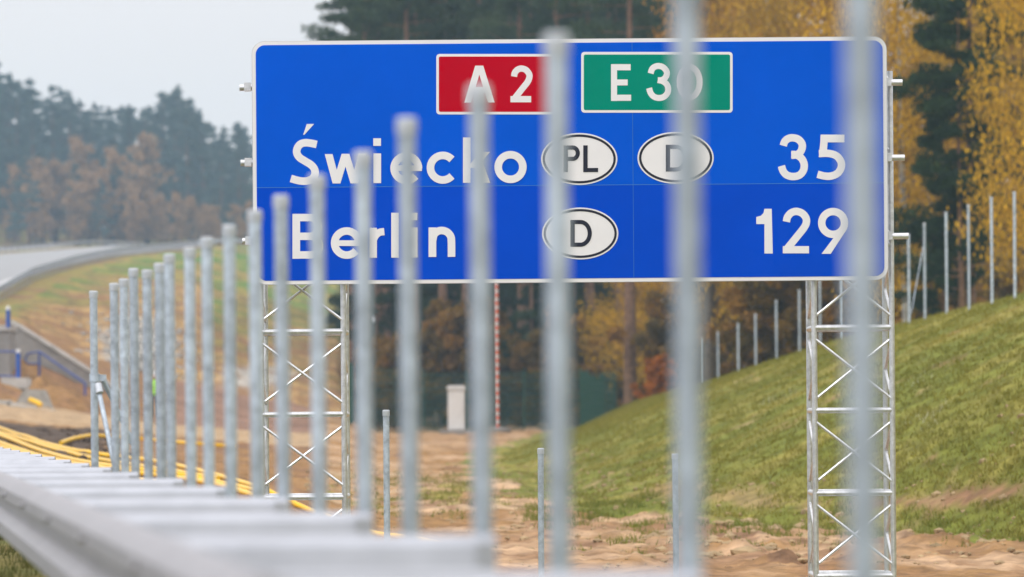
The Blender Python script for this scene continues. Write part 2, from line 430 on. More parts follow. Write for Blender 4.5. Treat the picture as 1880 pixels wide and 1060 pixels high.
for i, y in enumerate(sp_spots):
    x0 = rail_x(y) - .01; x1 = post_line_x(y) + .005 if y < 36 else post_line_x(y) - .06
    y1 = y + .0
    b = MB()
    # folded sheet spacer: flat top, face sloping to the road user, return lip
    prof = [(-.02, -.008), (.0, 0), (.05, 0), (.09, -.012), (.09, -.11), (.05, -.118), (.03, -.118), (-.045, -.112), (-.06, -.10), (-.055, -.075), (-.045, -.028)]
    v = []
    dx = Vector((x1 - x0, .1, 0)).normalized()
    for xx, yy in ((x0, y), (x1, y1)):
        for (o, h) in prof: v.append((xx, yy + o, RTOP + h))
    n = len(prof)
    f = [(k, (k + 1) % n, (k + 1) % n + n, k + n) for k in range(n)] + [tuple(range(n)), tuple(range(2 * n - 1, n - 1, -1))]
    b.add(v, f); o = b.build('spacer', M['spacer'], gr, False)
    b = MB(); b.box((x1 - .025, y + .02, RTOP - .17), (.055, .16, .30)); b.build('end_bracket', M['spacer'], gr)
    b = MB(); c = (x0 + .40, y + .02)
    b.box((c[0], c[1], RTOP / 2 - .06), (.06, .12, RTOP - .12)); b.build('guardrail_post', M['rail'], gr)
    b = MB(); c = (x1 - .10, y + .04)
    b.box((c[0], c[1], (RTOP - .12) / 2), (.05, .10, RTOP - .12)); b.build('guardrail_post', M['rail'], gr)
    b = MB(); b.tube([Vector((x0 - .05, y, RTOP - .085)), Vector((x0 - .10, y, RTOP - .085))], .014, 8); b.build('bolt', M['rail'], gr)

fg = empty('guardrail', (edge_x(450), 450, rz(450)), 'distant guardrail curving along the outer edge of the raised road at far left', 'guardrail')
beam_mesh([(edge_x(y) - .6, y) for y in np.arange(302, 850, 7.)], lambda y: rz(y) + .88, 1, beam_profile(.42, .14), fg, 'beam', M['zinc_cap'], .02)
for y in np.arange(304, 640, 4.0):
    b = MB(); b.box((edge_x(y) - .35, y, rz(y) + .36), (.12, .14, .76)); b.build('guardrail_post', M['rail'], fg)
    if len(fg.children) > 88: break
mg = empty('guardrail', (edge_x(450) - 17, 450, rz(450)), 'second distant guardrail on the median of the raised road at far left', 'guardrail')
beam_mesh([(edge_x(y) - 17, y) for y in np.arange(302, 850, 7.)], lambda y: rz(y) + .75, 1, beam_profile(.34), mg, 'beam', M['rail'], .02)
for y in np.arange(304, 640, 8.0):
    b = MB(); b.box((edge_x(y) - 17 + .2, y, rz(y) + .34), (.1, .14, .72)); b.build('guardrail_post', M['rail'], mg)

# ------------------------------------------------------------------ near row of fence posts
POSTS = [
 (172, 537, 'galvanised end post with two bracing struts, farthest left of the row'),
 (210, 523, 'mottled galvanised fence post just right of the braced end post'),
 (227, 515, 'second galvanised fence post right of the braced end post, close to the first'),
 (246, 496, 'third galvanised fence post right of the braced end post, its top clearly higher'),
 (270, 499, 'galvanised fence post directly left of the worker'),
 (293, 487, 'galvanised fence post directly right of the worker, overlapped by a taller post'),
 (312, 470, 'galvanised fence post overlapping the post right of the worker, the taller of the two'),
 (348, 458, 'fourth galvanised fence post left of the blue sign'),
 (381, 440, 'third galvanised fence post left of the blue sign'),
 (421, 417, 'second galvanised fence post left of the blue sign'),
 (469, 390, 'galvanised fence post overlapping the lower left corner of the blue sign'),
 (517, 363, 'galvanised fence post standing just left of the letter B of Berlin'),
 (582, 326, 'galvanised fence post between the B and e of Berlin, top touching the S of Świecko'),
 (665, 283, 'galvanised fence post covering the end of the w of Świecko'),
 (748, 222, 'galvanised fence post covering the first e of Świecko and the i of Berlin'),
 (880, 163, 'blurred galvanised fence post covering the k of Świecko, topped at the letter A'),
 (1020, 70, 'blurred galvanised fence post at the right end of the red plate, between both plates'),
 (1256, -55, 'thick blurred galvanised fence post covering the zero of the green plate'),
 (1577, -235, 'thickest and most blurred fence post, covering the digits 5 and 9 of the sign')]
def fence_post(base, ztop, r, label, group, dist, sides=20):
    e = empty('fence_post', base, label, 'fence post', group)
    b = MB(); n = 14; h = ztop - base.z
    lean = Vector((random.uniform(-.004, .004), 0, 0))
    b.tube([base + Vector((0, 0, -.25)), base + Vector((0, 0, h * .5)) + lean * .3, base + Vector((0, 0, h - .01)) + lean], r, sides); b.build('post', M['zinc'], e, True)
    c = MB(); t = base + Vector((0, 0, h)) + lean
    rr = r * 1.14
    c.tube([t + Vector((0, 0, -.045)), t + Vector((0, 0, -.040)), t + Vector((0, 0, .004)), t + Vector((0, 0, .011))], [rr * .97, rr, rr, rr * .8], sides); c.build('post_cap', M['zinc_cap'], e, True)
    return e
for px, py, lab in POSTS:
    a, b_ = unroll(px, py); d = 18643 / (a + 1185)
    X = a * d / F; base = Vector((X, d, zg(X, d)))
    if d > 50: base.z = 0
    e = fence_post(base, b_ * d / F + CZ, .030, lab, 'row of galvanised fence posts in front of the sign', d)
    if px == 172:
        e.name = 'braced_end_post'
        cl = P(174, 694, d)
        m = MB(); m.tube([cl + Vector((0, 0, -.03)), cl + Vector((0, 0, .03))], .042, 16); m.box(cl + Vector((.06, 0, 0)), (.06, .03, .05)); m.build('clamp', M['zinc'], e)
        m = MB(); p0 = P(181, 716, d - .1); p1 = P(212, 866, d - .4); m.tube([p0, p0 + (p1 - p0) * 1.2], .019, 14); m.build('brace_strut', M['zinc'], e, True)
        m = MB(); p0 = P(188, 694, d + .05); p1 = P(246, 820, d + .2); m.tube([p0, p0 + (p1 - p0) * 1.1], .020, 14); m.build('brace_strut', M['zinc'], e, True)
        m = MB(); p0 = P(180, 706, d - .1); p1 = P(183, 722, d - .14); m.tube([p0, p1], .028, 12); m.build('strut_sleeve', M['zinc_cap'], e, True)

for px, py, d, lab in [(709, 755, 53, 'thin dark fence post on the sand below the i of Berlin'),
                       (992, 825, 55, 'thin fence post on the sand just left of a blurred tall post'),
                       (1240, 835, 57, 'thin fence post half hidden behind the blurred post under the green plate')]:
    p = P(px, py, d); base = Vector((p.x, d, zg(p.x, d)))
    fence_post(base, p.z, .030, lab, 'low line of fence posts near the sign', d, 14)

# right-hand fence on the crest
FR = [(1287, 622), (1318, 610), (1355, 594), (1387, 577), (1425, 552), (1467, 533), (1505, 515), (1545, 495), (1585, 470), (1668, 430), (1697, 410), (1737, 390), (1778, 377), (1820, 363), (1862, 353), (1906, 338)]
names = ['rightmost', 'second', 'third', 'fourth', 'fifth', 'sixth']
fl = {1862: 'rightmost grey post of the fence on top of the grass bank',
      1820: 'second grey post from the right on top of the grass bank', 1778: 'third grey post from the right on top of the grass bank',
      1737: 'fourth grey post from the right on top of the grass bank', 1697: 'fifth grey post from the right on the grass bank, with a thin leaning brace',
      1668: 'grey bank-top post whose head meets the lowest tube right of the sign',
      1585: 'grey bank-top post mostly behind the thickest blurred post', 1545: 'grey bank-top post just left of the thickest blurred post',
      1505: 'grey bank-top post seen through the right truss beside its left chord', 1467: 'first grey bank-top post left of the right truss',
      1425: 'second grey bank-top post left of the right truss', 1387: 'third grey bank-top post left of the right truss', 1355: 'fourth grey bank-top post left of the right truss',
      1318: 'fifth grey bank-top post left of the right truss', 1287: 'grey bank-top post touching the blurred post under the green plate'}
for px, py in FR:
    if px not in fl: continue
    d = 1 / interp(px, [1287, 1862], [1 / 190., 1 / 117.])
    a, b_ = unroll(px, py); X = a * d / F
    z0 = zg(X, d)
    e = fence_post(Vector((X, d, z0)), b_ * d / F + CZ, .032, fl[px], 'fence posts on top of the grass bank', d, 10)
    if px == 1697:
        m = MB(); m.tube([P(1695, 452, d), P(1673, 575, d - 1)], .009, 8); m.build('brace_strut', M['zinc'], e)

# ------------------------------------------------------------------ the road sign
SD = 58.0
def S(px, py, dy=0.0):
    p = P(px, py, SD); p.y = SD - dy; return p
sg = empty('road_sign', Vector((P(1040, 1150, SD).x, SD + .6, zg(1.0, 58))), 'large blue motorway sign for Świecko 35 and Berlin 129 on two lattice supports', 'road sign')
def rrect(x0, y0, x1, y1, r, n=7):
    pts = []
    for cx, cy_, a0 in ((x1 - r, y0 + r, -90), (x1 - r, y1 - r, 0), (x0 + r, y1 - r, 90), (x0 + r, y0 + r, 180)):
        for k in range(n + 1):
            q = R(a0 + 90 * k / n); pts.append((cx + r * math.cos(q), cy_ + r * math.sin(q)))
    return pts
# local sign pixels: u right, v down, measured along the sign's own axes
U0, V0 = 1045.0, 295.0
SO = S(U0, V0)
def L(u, v, dy=0.0):           # photo pixel on the sign -> point of the sign face
    return S(u, v, dy)
def LS(u, v, dy=0.0):          # straight sign axes
    k = SD / F
    return Vector((SO.x + (u - U0) * k, SD - dy, SO.z - (v - V0) * k))
X0, X1, Y0, Y1, VS = 463.5, 1629.5, 71.5, 519, 340.5
outer = rrect(X0, Y0, X1, Y1, 24)
back = MB(); back.prism([LS(u, v, 0) for u, v in outer], (0, .05, 0)); back.build('backing_sheet', M['alu'], sg)
pan = MB(); pan.prism([LS(u, v, .004) for u, v in rrect(X0 + .8, Y0 + .8, X1 - .8, Y1 - .8, 23)], (0, .003, 0)); wb = pan.build('sign_panel', M['white'], sg)
inn = rrect(X0 + 7.5, Y0 + 7.5, X1 - 7.5, Y1 - 7.5, 17)
def clipped(pts, vlim, above):
    o = []
    for i, (u, v) in enumerate(pts):
        u2, v2 = pts[(i + 1) % len(pts)]
        a_in = v <= vlim if above else v >= vlim; b_in = v2 <= vlim if above else v2 >= vlim
        if a_in: o.append((u, v))
        if a_in != b_in:
            t = (vlim - v) / (v2 - v); o.append((u + (u2 - u) * t, vlim))
    return o
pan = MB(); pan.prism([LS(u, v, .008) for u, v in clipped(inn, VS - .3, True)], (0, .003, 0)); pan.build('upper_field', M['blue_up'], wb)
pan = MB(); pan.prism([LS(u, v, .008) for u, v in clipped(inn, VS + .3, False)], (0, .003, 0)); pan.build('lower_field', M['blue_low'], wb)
sm = MB()
sm.prism([LS(u, v, .0095) for u, v in ((X0 + 8, VS - .6), (X1 - 8, VS - .6), (X1 - 8, VS + .6), (X0 + 8, VS + .6))], (0, .001, 0))
sm.prism([LS(u, v, .0102) for u, v in ((1161.5, Y0 + 8), (1162.4, Y0 + 8), (1162.4, Y1 - 8), (1161.5, Y1 - 8))], (0, .0008, 0)); sm.build('panel_seam', M['seam'], wb)

def crom(pts, n=6):
    P_ = [Vector((p[0], p[1], 0)) for p in pts]; o = []
    for i in range(len(P_) - 1):
        p0 = P_[max(i - 1, 0)]; p1 = P_[i]; p2 = P_[i + 1]; p3 = P_[min(i + 2, len(P_) - 1)]
        for k in range(n):
            t = k / n
            o.append(.5 * ((2 * p1) + (p2 - p0) * t + (2 * p0 - 5 * p1 + 4 * p2 - p3) * t * t + (3 * p1 - p0 - 3 * p2 + p3) * t ** 3))
    o.append(P_[-1]); return [(p.x, p.y) for p in o]
class Letters:
    def __init__(s, base): s.mb = MB(); s.dy = base
    def _face(s, poly):
        s.dy += .0004; s.mb.prism([L(u, v, s.dy) for u, v in poly], (0, .0012, 0))
    def poly(s, pts): s._face(pts)
    def rect(s, x0, y0, x1, y1): s._face([(x0, y0), (x1, y0), (x1, y1), (x0, y1)])
    def para(s, x0, y0, x1, y1, w): s._face([(x0 - w / 2, y0), (x0 + w / 2, y0), (x1 + w / 2, y1), (x1 - w / 2, y1)])
    def stroke(s, pts, w, sm_=True, closed=False):
        p = crom(pts) if sm_ else pts
        s.dy += .0004; n = len(p); v = []; f = []
        for i in range(n):
            a = p[(i - 1) % n] if closed else p[max(i - 1, 0)]; c = p[(i + 1) % n] if closed else p[min(i + 1, n - 1)]
            tx, ty = c[0] - a[0], c[1] - a[1]; l = math.hypot(tx, ty); nx, ny = -ty / l, tx / l
            for q in (1, -1):
                for dd in (0, .0012): 
                    pt = L(p[i][0] + nx * q * w / 2, p[i][1] + ny * q * w / 2, s.dy - dd); v.append(pt)
        rng_ = range(n) if closed else range(n - 1)
        for i in rng_:
            a = 4 * i; c = 4 * ((i + 1) % n)
            f += [(a, c, c + 2, a + 2), (a + 1, a + 3, c + 3, c + 1), (a, a + 1, c + 1, c), (a + 2, c + 2, c + 3, a + 3)]
        if not closed: f += [(0, 2, 3, 1), (4 * n - 4, 4 * n - 3, 4 * n - 1, 4 * n - 2)]
        s.mb.add(v, f)
    def arc(s, cx, cy_, rx, ry, a0, a1, w, n=28):     # degrees, counter-clockwise seen on the sign
        s.stroke([(cx + rx * math.cos(R(a0 + (a1 - a0) * k / n)), cy_ - ry * math.sin(R(a0 + (a1 - a0) * k / n))) for k in range(n + 1)], w, False)
    def ring(s, cx, cy_, rx, ry, w, n=56):
        s.stroke([(cx + rx * math.cos(2 * math.pi * k / n), cy_ - ry * math.sin(2 * math.pi * k / n)) for k in range(n)], w, False, True)
    def disc(s, cx, cy_, rx, ry, n=64): s._face([(cx + rx * math.cos(2 * math.pi * k / n), cy_ - ry * math.sin(2 * math.pi * k / n)) for k in range(n)])
    def build(s, name, m, parent): return s.mb.build(name, m, parent)
def zm(pts, sc, ox, oy): return [(x / sc + ox, y / sc + oy) for x, y in pts]
W = 13.9
# Świecko
t = Letters(.010)
t.stroke([(581.6, 265.6), (571, 263.4), (560.8, 262.4), (551.5, 265.2), (546, 272.5), (545, 281), (550, 289.6), (560.8, 296.6), (570.5, 302.6), (576.7, 309.6), (578.6, 317.6), (576, 325.6), (569, 331.2), (558.5, 333), (547, 331.6), (534, 328)], W)
t.poly([(563.3, 228), (576.8, 228), (558.8, 247.8), (556.7, 247.8)])
for a in ((603.4, 283.3, 617.8, 337.2), (634.4, 282.8, 617.8, 337.2), (634.4, 282.8, 650.7, 337), (665.3, 282.3, 650.7, 337)): t.para(*a, W + .3)
t.rect(685.6, 282, 699.7, 336.6); t.rect(685.4, 254.3, 699.5, 268.2)
t.arc(746, 309.2, 22.4, 22.4, -2, 320, W); t.rect(729, 304, 774.6, 314.4)
t.arc(812.9, 308.3, 22.6, 22.6, 42, 318, W)
t.rect(850.1, 252.8, 863.9, 336); t.para(890.8, 279.4, 866.5, 308.5, 17.5); t.para(878, 300, 891.5, 336, 17)
t.ring(937.3, 307.1, 22.6, 22.6, W)
t.build('lettering', M['white'], wb)
t = Letters(.010)
# Berlin
t.rect(537, 393, 551, 475.4)
for y in (399.8, 434.2, 468.4): t.rect(551, y - 6.8, 570, y + 6.8)
t.arc(569, 417, 15.5, 17.2, -90, 90, 13.6); t.arc(570, 451.3, 16.5, 17.2, -90, 90, 13.6)
t.arc(636.6, 446.6, 22.2, 22.2, -2, 320, W); t.rect(620, 441.6, 665.2, 452)
t.rect(678.4, 418.6, 692, 473.6); t.stroke([(685.5, 440), (690.5, 431.5), (697.5, 426.8), (705.6, 425.6)], 13.4)
t.rect(718.4, 391, 732.1, 473.4)
t.rect(752.8, 418, 766.6, 473.2); t.rect(752.6, 391, 766.4, 404.6)
t.rect(786.9, 418, 801, 472.2)
t.stroke([(794.5, 441), (797, 431), (804, 425), (812.5, 423.6), (821, 426.5), (827, 433.5), (828.8, 443), (829, 472)], 13.9)
t.build('lettering', M['white'], wb)
def num3(t, f, wd): 
    t.stroke(f([(240, 134), (249, 108), (271, 88), (302, 82.5), (337, 92), (360, 118), (363, 146), (350, 176), (324, 193), (292, 196)]), wd)
    t.stroke(f([(292, 190), (326, 194), (360, 218), (376, 258), (369, 297), (344, 325), (305, 334), (265, 325), (240, 300), (228, 265)]), wd)
t = Letters(.010)
f7 = lambda p: zm(p, 3.533, 1370, 230)
num3(t, f7, 13.6)
t.poly(f7([(482, 62), (637, 62), (637, 112), (480, 112)])); t.poly(f7([(482, 90), (530, 90), (521, 192), (470, 208)]))
t.stroke(f7([(471, 185), (535, 184), (585, 200), (615, 240), (614, 280), (590, 314), (548, 331), (505, 330), (462, 319)]), 13.6)
t.build('lettering', M['white'], wb)
t = Letters(.010)
t.poly(f7([(118, 543), (165, 543), (172, 833), (118, 833)])); t.poly(f7([(118, 543), (122, 543), (122, 642), (65, 642), (65, 596), (95, 588), (112, 570)]))
t.stroke(f7([(260, 627), (268, 596), (292, 569), (326, 560), (362, 572), (387, 602), (389, 636), (370, 672), (330, 722), (262, 806)]), 13.6)
t.rect(*f7([(237, 785)])[0], *f7([(407, 832)])[0])
t.ring(1529.4, 409.7, 20.9, 20.9, 13.6); t.poly(f7([(488, 835), (548, 835), (652, 676), (648, 640), (590, 700)]))
t.build('lettering', M['white'], wb)
def plate(u0, v0, u1, v1, m, name):
    t = Letters(.0115); t._face(rrect(u0, v0, u1, v1, 6, 4)); o = t.build(name, M['white'], sg)
    t = Letters(.0135); t._face(rrect(u0 + 4.8, v0 + 4.8, u1 - 4.8, v1 - 4.8, 3, 4)); t.build('plate_field', m, o)
    return o
rp = plate(801, 99.5, 1027, 210.5, M['red'], 'red_plate')
t = Letters(.0152)
f4 = lambda p: zm(p, 6.714, 780, 80)
t.para(878.6, 121, 858.7, 188.8, 12.4); t.para(881, 121, 902, 188.6, 12.4); t.rect(867, 160.4, 893, 170.6)
t.build('route_letter', M['white'], rp); t = Letters(.0152)
t.stroke(f4([(1099, 410), (1110, 362), (1143, 325), (1191, 311), (1245, 328), (1285, 378), (1287, 425), (1262, 482), (1200, 560), (1098, 690)]), 11.4)
t.rect(*f4([(1055, 650)])[0], *f4([(1310, 727)])[0])
t.build('route_number', M['white'], rp)
gp = plate(1067, 95.8, 1345, 207.3, M['green'], 'green_plate')
t = Letters(.0152)
t.rect(1121.8, 118.3, 1132.8, 185.8); t.rect(1132.8, 118.3, 1157.8, 129.6); t.rect(1132.8, 146.4, 1152.3, 157.3); t.rect(1132.8, 174.4, 1158.6, 185.6)
t.build('route_letter', M['white'], gp); t = Letters(.0152)
f5 = lambda p: zm(p, 5.697, 1040, 80)
t.stroke(f5([(880, 315), (895, 270), (925, 245), (965, 237), (1010, 250), (1045, 290), (1048, 330), (1028, 365), (996, 384), (955, 386)]), 11)
t.stroke(f5([(955, 384), (1010, 398), (1050, 432), (1064, 478), (1055, 522), (1018, 560), (965, 572), (915, 558), (880, 520), (864, 468)]), 11)
t.ring(1266, 151.3, 18.3, 28, 11)
t.build('route_number', M['white'], gp)
def oval(cx, cy_, letters):
    t = Letters(.0115); t.disc(cx, cy_, 70, 47.6); o = t.build('country_oval', M['white'], sg)
    t = Letters(.0135); t.ring(cx, cy_, 65, 42.8, 4.3)
    letters(t); t.build('country_code', M['black'], o)
def cPL(t):
    t.rect(1034.5, 267.4, 1042.5, 316.6); t.rect(1042.5, 267.4, 1052, 275); t.rect(1042.5, 288.2, 1052, 295.8); t.arc(1051.5, 281.6, 9.2, 10.4, -90, 90, 7.6)
    t.rect(1070.8, 267.3, 1078.8, 316.4); t.rect(1078.8, 308.8, 1098, 316.2)
def cD(x, y):
    def f(t):
        t.rect(x, y, x + 8, y + 49.2); t.rect(x + 8, y, x + 19, y + 7.6); t.rect(x + 8, y + 41.6, x + 19, y + 49.2); t.arc(x + 18.5, y + 24.6, 17, 20.8, -90, 90, 7.6)
    return f
oval(1063.4, 292.2, cPL); oval(1240.3, 290.2, cD(1222.3, 266.2)); oval(1065.2, 429, cD(1047.2, 404.2))
# rails behind the panel
for (u0, u1, v) in ((440, 1659, 155.5), (441, 1662, 294), (443, 1668, 438)):
    b = MB(); b.tube([LS(u0, v, -.10), LS(u1, v, -.10)], .033, 14); b.build('mounting_rail', M['truss'], sg, True)
for v in (155.5, 294, 438):
    for u in (1632, 455):
        b = MB(); b.box(LS(u, v - 1, -.09), (.07, .1, .085)); b.build('rail_clamp', M['truss'], sg)
def truss(ul, ur, vt):
    zb = zg(LS(ul, 0).x, 58) - .2
    dd = .22; DY = 1.05; r = .030
    x0, x1 = LS(ul, 0).x, LS(ur, 0).x; yf, yb = SD + dd, SD + dd + DY; zt = LS(0, vt).z
    tr = None
    def lattice(seg, n=8, rr=.0145):
        b = MB()
        for p, q in seg: b.tube([p, q], rr, n)
        return b
    corners = [(x0, yf), (x1, yf), (x1, yb), (x0, yb)]
    b = MB(); b.box(((x0 + x1) / 2, (yf + yb) / 2, zb + .1), (1.5, 1.7, .35)); tr = b.build('lattice_support', M['paleconc'], sg)
    for (x, y) in corners:
        b = MB(); b.tube([Vector((x, y, zb)), Vector((x, y, zt))], r, 14); b.build('chord', M['truss'], tr, True)
    vs = [605 - 152.6 * 3 + 152.6 * k for k in range(0, 8)]
    zr = [LS(0, v).z for v in vs]
    zr = [z for z in zr if zb + .2 < z < zt]
    for z in zr:
        b = MB()
        for i in range(4):
            p, q = corners[i], corners[(i + 1) % 4]; b.tube([Vector((*p, z)), Vector((*q, z))], .030, 10)
        b.build('rung', M['truss'], tr, True)
    seg = []
    g = .11
    for z, z2 in zip(zr, zr[1:]):
        zh, zl = z - g, z2 + g
        for (p, q, off) in ((corners[0], corners[1], -.012),):
            seg += [(Vector((p[0], p[1] + off, zh)), Vector((q[0], q[1] + off, zl))), (Vector((p[0], p[1] - off, zl)), Vector((q[0], q[1] - off, zh)))]
        for (p, q) in ((corners[1], corners[2]), (corners[3], corners[0])):
            zm_ = (z + z2) / 2
            seg += [(Vector((*p, zh)), Vector((*q, zm_))), (Vector((*q, zm_)), Vector((*p, zl)))]
    lattice(seg).build('diagonal_bracing', M['truss'], tr, True)
truss(475, 627, 140); truss(1494.5, 1637.5, 133)

# ------------------------------------------------------------------ vegetation builders
def leaf_cloud(centres, radii, n_each, size, tint_a, tint_b, squash=.8, droop=0, aspect=.6, shade=None):
    C_ = np.repeat(np.array(centres), n_each, 0); Rr = np.repeat(np.array(radii), n_each)
    n = len(C_)
    d = rng.normal(size=(n, 3)); d /= np.linalg.norm(d, axis=1)[:, None]
    rad = rng.random(n) ** .45
    pos = C_ + d * (Rr * rad)[:, None] * np.array([1, 1, squash]); pos[:, 2] -= droop * rng.random(n) ** 1.5
    a = rng.normal(size=(n, 3)); a /= np.linalg.norm(a, axis=1)[:, None]
    b = np.cross(a, rng.normal(size=(n, 3))); b /= np.linalg.norm(b, axis=1)[:, None]
    if droop: a = a * .6 + np.array([0, 0, -1.0]); a /= np.linalg.norm(a, axis=1)[:, None]
    s = size * (.6 + .8 * rng.random(n)); a *= s[:, None]; b *= (s * aspect)[:, None]
    V = np.stack([pos - a, pos + b * .8 - a * .1, pos + a, pos - b * .8 + a * .1], 1).reshape(-1, 3)
    cl = np.repeat(rng.random(len(centres)), n_each); t = np.clip(cl * .7 + rng.random(n) * .3, 0, 1)[:, None]
    colr = np.array(tint_a) * (1 - t) + np.array(tint_b) * t; colr *= (.8 + .4 * rng.random(n))[:, None]
    return V, np.repeat(colr, 4, 0)
def tree_proto(name, kind, h, seed, dens=1.0):
    global rng
    rng = np.random.default_rng(seed); rd = random.Random(seed)
    e = bpy.data.objects.new(name, None)
    tb0 = MB(); tb = MB(); cs = []; rs = []
    lean = rd.uniform(-.03, .03) * h
    def tp(t): return Vector((lean * t * t + .12 * math.sin(3 * t + seed), .1 * math.sin(4 * t + seed), t * h))
    r0 = {'pine': .19, 'tallpine': .2, 'birch': .12, 'gold': .12, 'oak': .2, 'spruce': .2, 'bush': .05, 'orange': .05, 'farpine': .2, 'faroak': .2}[kind] * (h / 16) ** .5
    tb0.tube([tp(k / 9) - Vector((0, 0, .4 if k == 0 else 0)) for k in range(10)], [r0 * (1.25 - 1.15 * k / 9) for k in range(10)], 9)
    if kind in ('pine', 'tallpine', 'farpine'):
        lo = {'pine': .22, 'tallpine': .48, 'farpine': .16}[kind]
        nl = 34 if kind != 'farpine' else 30
        for i in range(nl):
            t = lo + (1 - lo) * (i + rd.random()) / nl
            ln_ = h * (.17 if kind == 'pine' else .13) * (1.15 - t) / (1.15 - lo) * rd.uniform(.6, 1.25) + .5
            q = rd.uniform(0, 6.283); p0 = tp(t); up = rd.uniform(.0, .35)
            p1 = p0 + Vector((math.cos(q), math.sin(q), up * .6)) * ln_ * .55; p2 = p0 + Vector((math.cos(q), math.sin(q), up)) * ln_
            tb.tube([p0, p1, p2], [r0 * .28 * (1.2 - t), r0 * .2 * (1.2 - t), .015], 5, False)
            for s_ in (.45, .7, .95, 1.1):
                c = p0 + (p2 - p0) * s_; c += Vector((rd.uniform(-.5, .5), rd.uniform(-.5, .5), rd.uniform(-.1, .35)))
                cs.append(tuple(c)); rs.append(rd.uniform(.5, .95) * (.6 + ln_ / 5))
        cs.append(tuple(tp(1.0))); rs.append(.6)
        for q_ in (1.015, 1.03): cs.append(tuple(tp(q_))); rs.append(.28)
        if kind == 'farpine': V, C = leaf_cloud(cs, [r * .95 for r in rs], int(30 * dens), .30, (.075, .12, .12), (.115, .165, .15), .5, aspect=.45)  # pale bluish needle tints: part of the distance haze is put into the colour
        else: V, C = leaf_cloud(cs, rs, int(110 * dens), .17, *(((.016, .036, .018), (.05, .085, .035)) if kind == 'pine' else ((.03, .055, .03), (.085, .12, .06))), .45, aspect=.28)
        bark = M['pinebark']
    else:
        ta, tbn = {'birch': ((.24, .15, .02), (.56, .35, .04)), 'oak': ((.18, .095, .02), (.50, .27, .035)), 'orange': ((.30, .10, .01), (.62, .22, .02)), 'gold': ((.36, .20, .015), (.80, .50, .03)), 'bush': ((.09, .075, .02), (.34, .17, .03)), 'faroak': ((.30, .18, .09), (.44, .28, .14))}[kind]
        lo = {'birch': .18, 'gold': .18, 'oak': .2, 'bush': .05, 'orange': .05, 'faroak': .1}[kind]
        nl = {'birch': 26, 'gold': 26, 'oak': 24, 'bush': 12, 'orange': 20, 'faroak': 16}[kind]
        for i in range(nl):
            t = lo + (.97 - lo) * (i + rd.random()) / nl
            prof = math.sin(math.pi * min(1, (t - lo) / (1 - lo) * .8 + .2)) ** .6
            ln_ = h * {'birch': .19, 'gold': .19, 'oak': .26, 'bush': .4, 'orange': .42, 'faroak': .2}[kind] * prof * rd.uniform(.55, 1.2)
            q = rd.uniform(0, 6.283); up = rd.uniform(.3, .9); p0 = tp(t * .9)
            dirv = Vector((math.cos(q), math.sin(q), up)).normalized()
            p1 = p0 + dirv * ln_ * .5 + Vector((0, 0, rd.uniform(-.2, .3))); p2 = p1 + (dirv + Vector((rd.uniform(-.4, .4), rd.uniform(-.4, .4), 0))) * ln_ * .5
            rr = r0 * .5 * (1.15 - t)
            tb.tube([p0, p1, p2], [rr, rr * .6, .012], 6, False)
            for k in range(2):
                p3 = p1 + Vector((rd.uniform(-1, 1), rd.uniform(-1, 1), rd.uniform(.1, .9))) * ln_ * .4
                tb.tube([p1, (p1 + p3) / 2 + Vector((0, 0, .1)), p3], [rr * .5, rr * .3, .01], 5, False)
                cs.append(tuple(p3)); rs.append(rd.uniform(.5, 1.0) * h / 16 + .15)
            for s_ in (.35, .75, 1.05):
                c = p0 + (p2 - p0) * s_ + Vector((rd.uniform(-.4, .4), rd.uniform(-.4, .4), rd.uniform(-.2, .4)))
                cs.append(tuple(c)); rs.append(rd.uniform(.55, 1.05) * h / 16 + .15)
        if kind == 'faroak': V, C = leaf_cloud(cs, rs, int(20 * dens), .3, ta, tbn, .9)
        elif kind in ('birch', 'gold'): V, C = leaf_cloud(cs, rs, int(95 * dens), .085, ta, tbn, .9, droop=1.3)
        else: V, C = leaf_cloud(cs, rs, int((95 if kind == 'oak' else 150) * dens), .10, ta, tbn, .8)
        bark = M['birchbark'] if kind in ('birch', 'gold') else M['bark']
    tm = tb0.build('trunk', bark, None, True); tm.parent = e
    lm = tb.build('limbs', M['pinebark'] if 'pine' in kind else M['bark'], None, True); lm.parent = e
    cm = np_mesh('crown', V, 4, np.arange(len(V)), M['leaf'], C); cm.parent = e
    for o in (tm, lm, cm): col.objects.unlink(o)
    return e
def plant(proto, X, Y, label, cat, group, sc=1.0, rzv=None, name=None, z=None, tint=None):
    e = proto.copy(); e.name = name or proto.name; col.objects.link(e)
    e.location = (X, Y, (zg(X, Y) if z is None else z) - .1); e.scale = (sc,) * 3; e.rotation_euler = (0, 0, random.uniform(0, 6.28) if rzv is None else rzv)
    for ch in proto.children:
        c = ch.copy(); col.objects.link(c); c.parent = e
    tag(e, label, cat, group); return e
def at_px(px, d): return (px - PX0) * d / F

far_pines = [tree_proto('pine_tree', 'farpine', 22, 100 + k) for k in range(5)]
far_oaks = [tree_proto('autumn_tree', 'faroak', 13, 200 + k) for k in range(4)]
pines = [tree_proto('pine_tree', 'pine', 18, 300 + k, 1.6) for k in range(2)]
tall = [tree_proto('pine_tree', 'tallpine', 27, 310 + k) for k in range(4)]
birches = [tree_proto('birch_tree', 'birch', 17, 400 + k) for k in range(3)]
oaks = [tree_proto('oak_tree', 'oak', 16, 500 + k) for k in range(4)]
golds = [tree_proto('birch_tree', 'gold', 17, 450 + k) for k in range(2)]
orange_bush = tree_proto('bush', 'orange', 4, 640)
bushes = [tree_proto('bush', 'bush', 4, 600 + k) for k in range(3)]
random.seed(21)
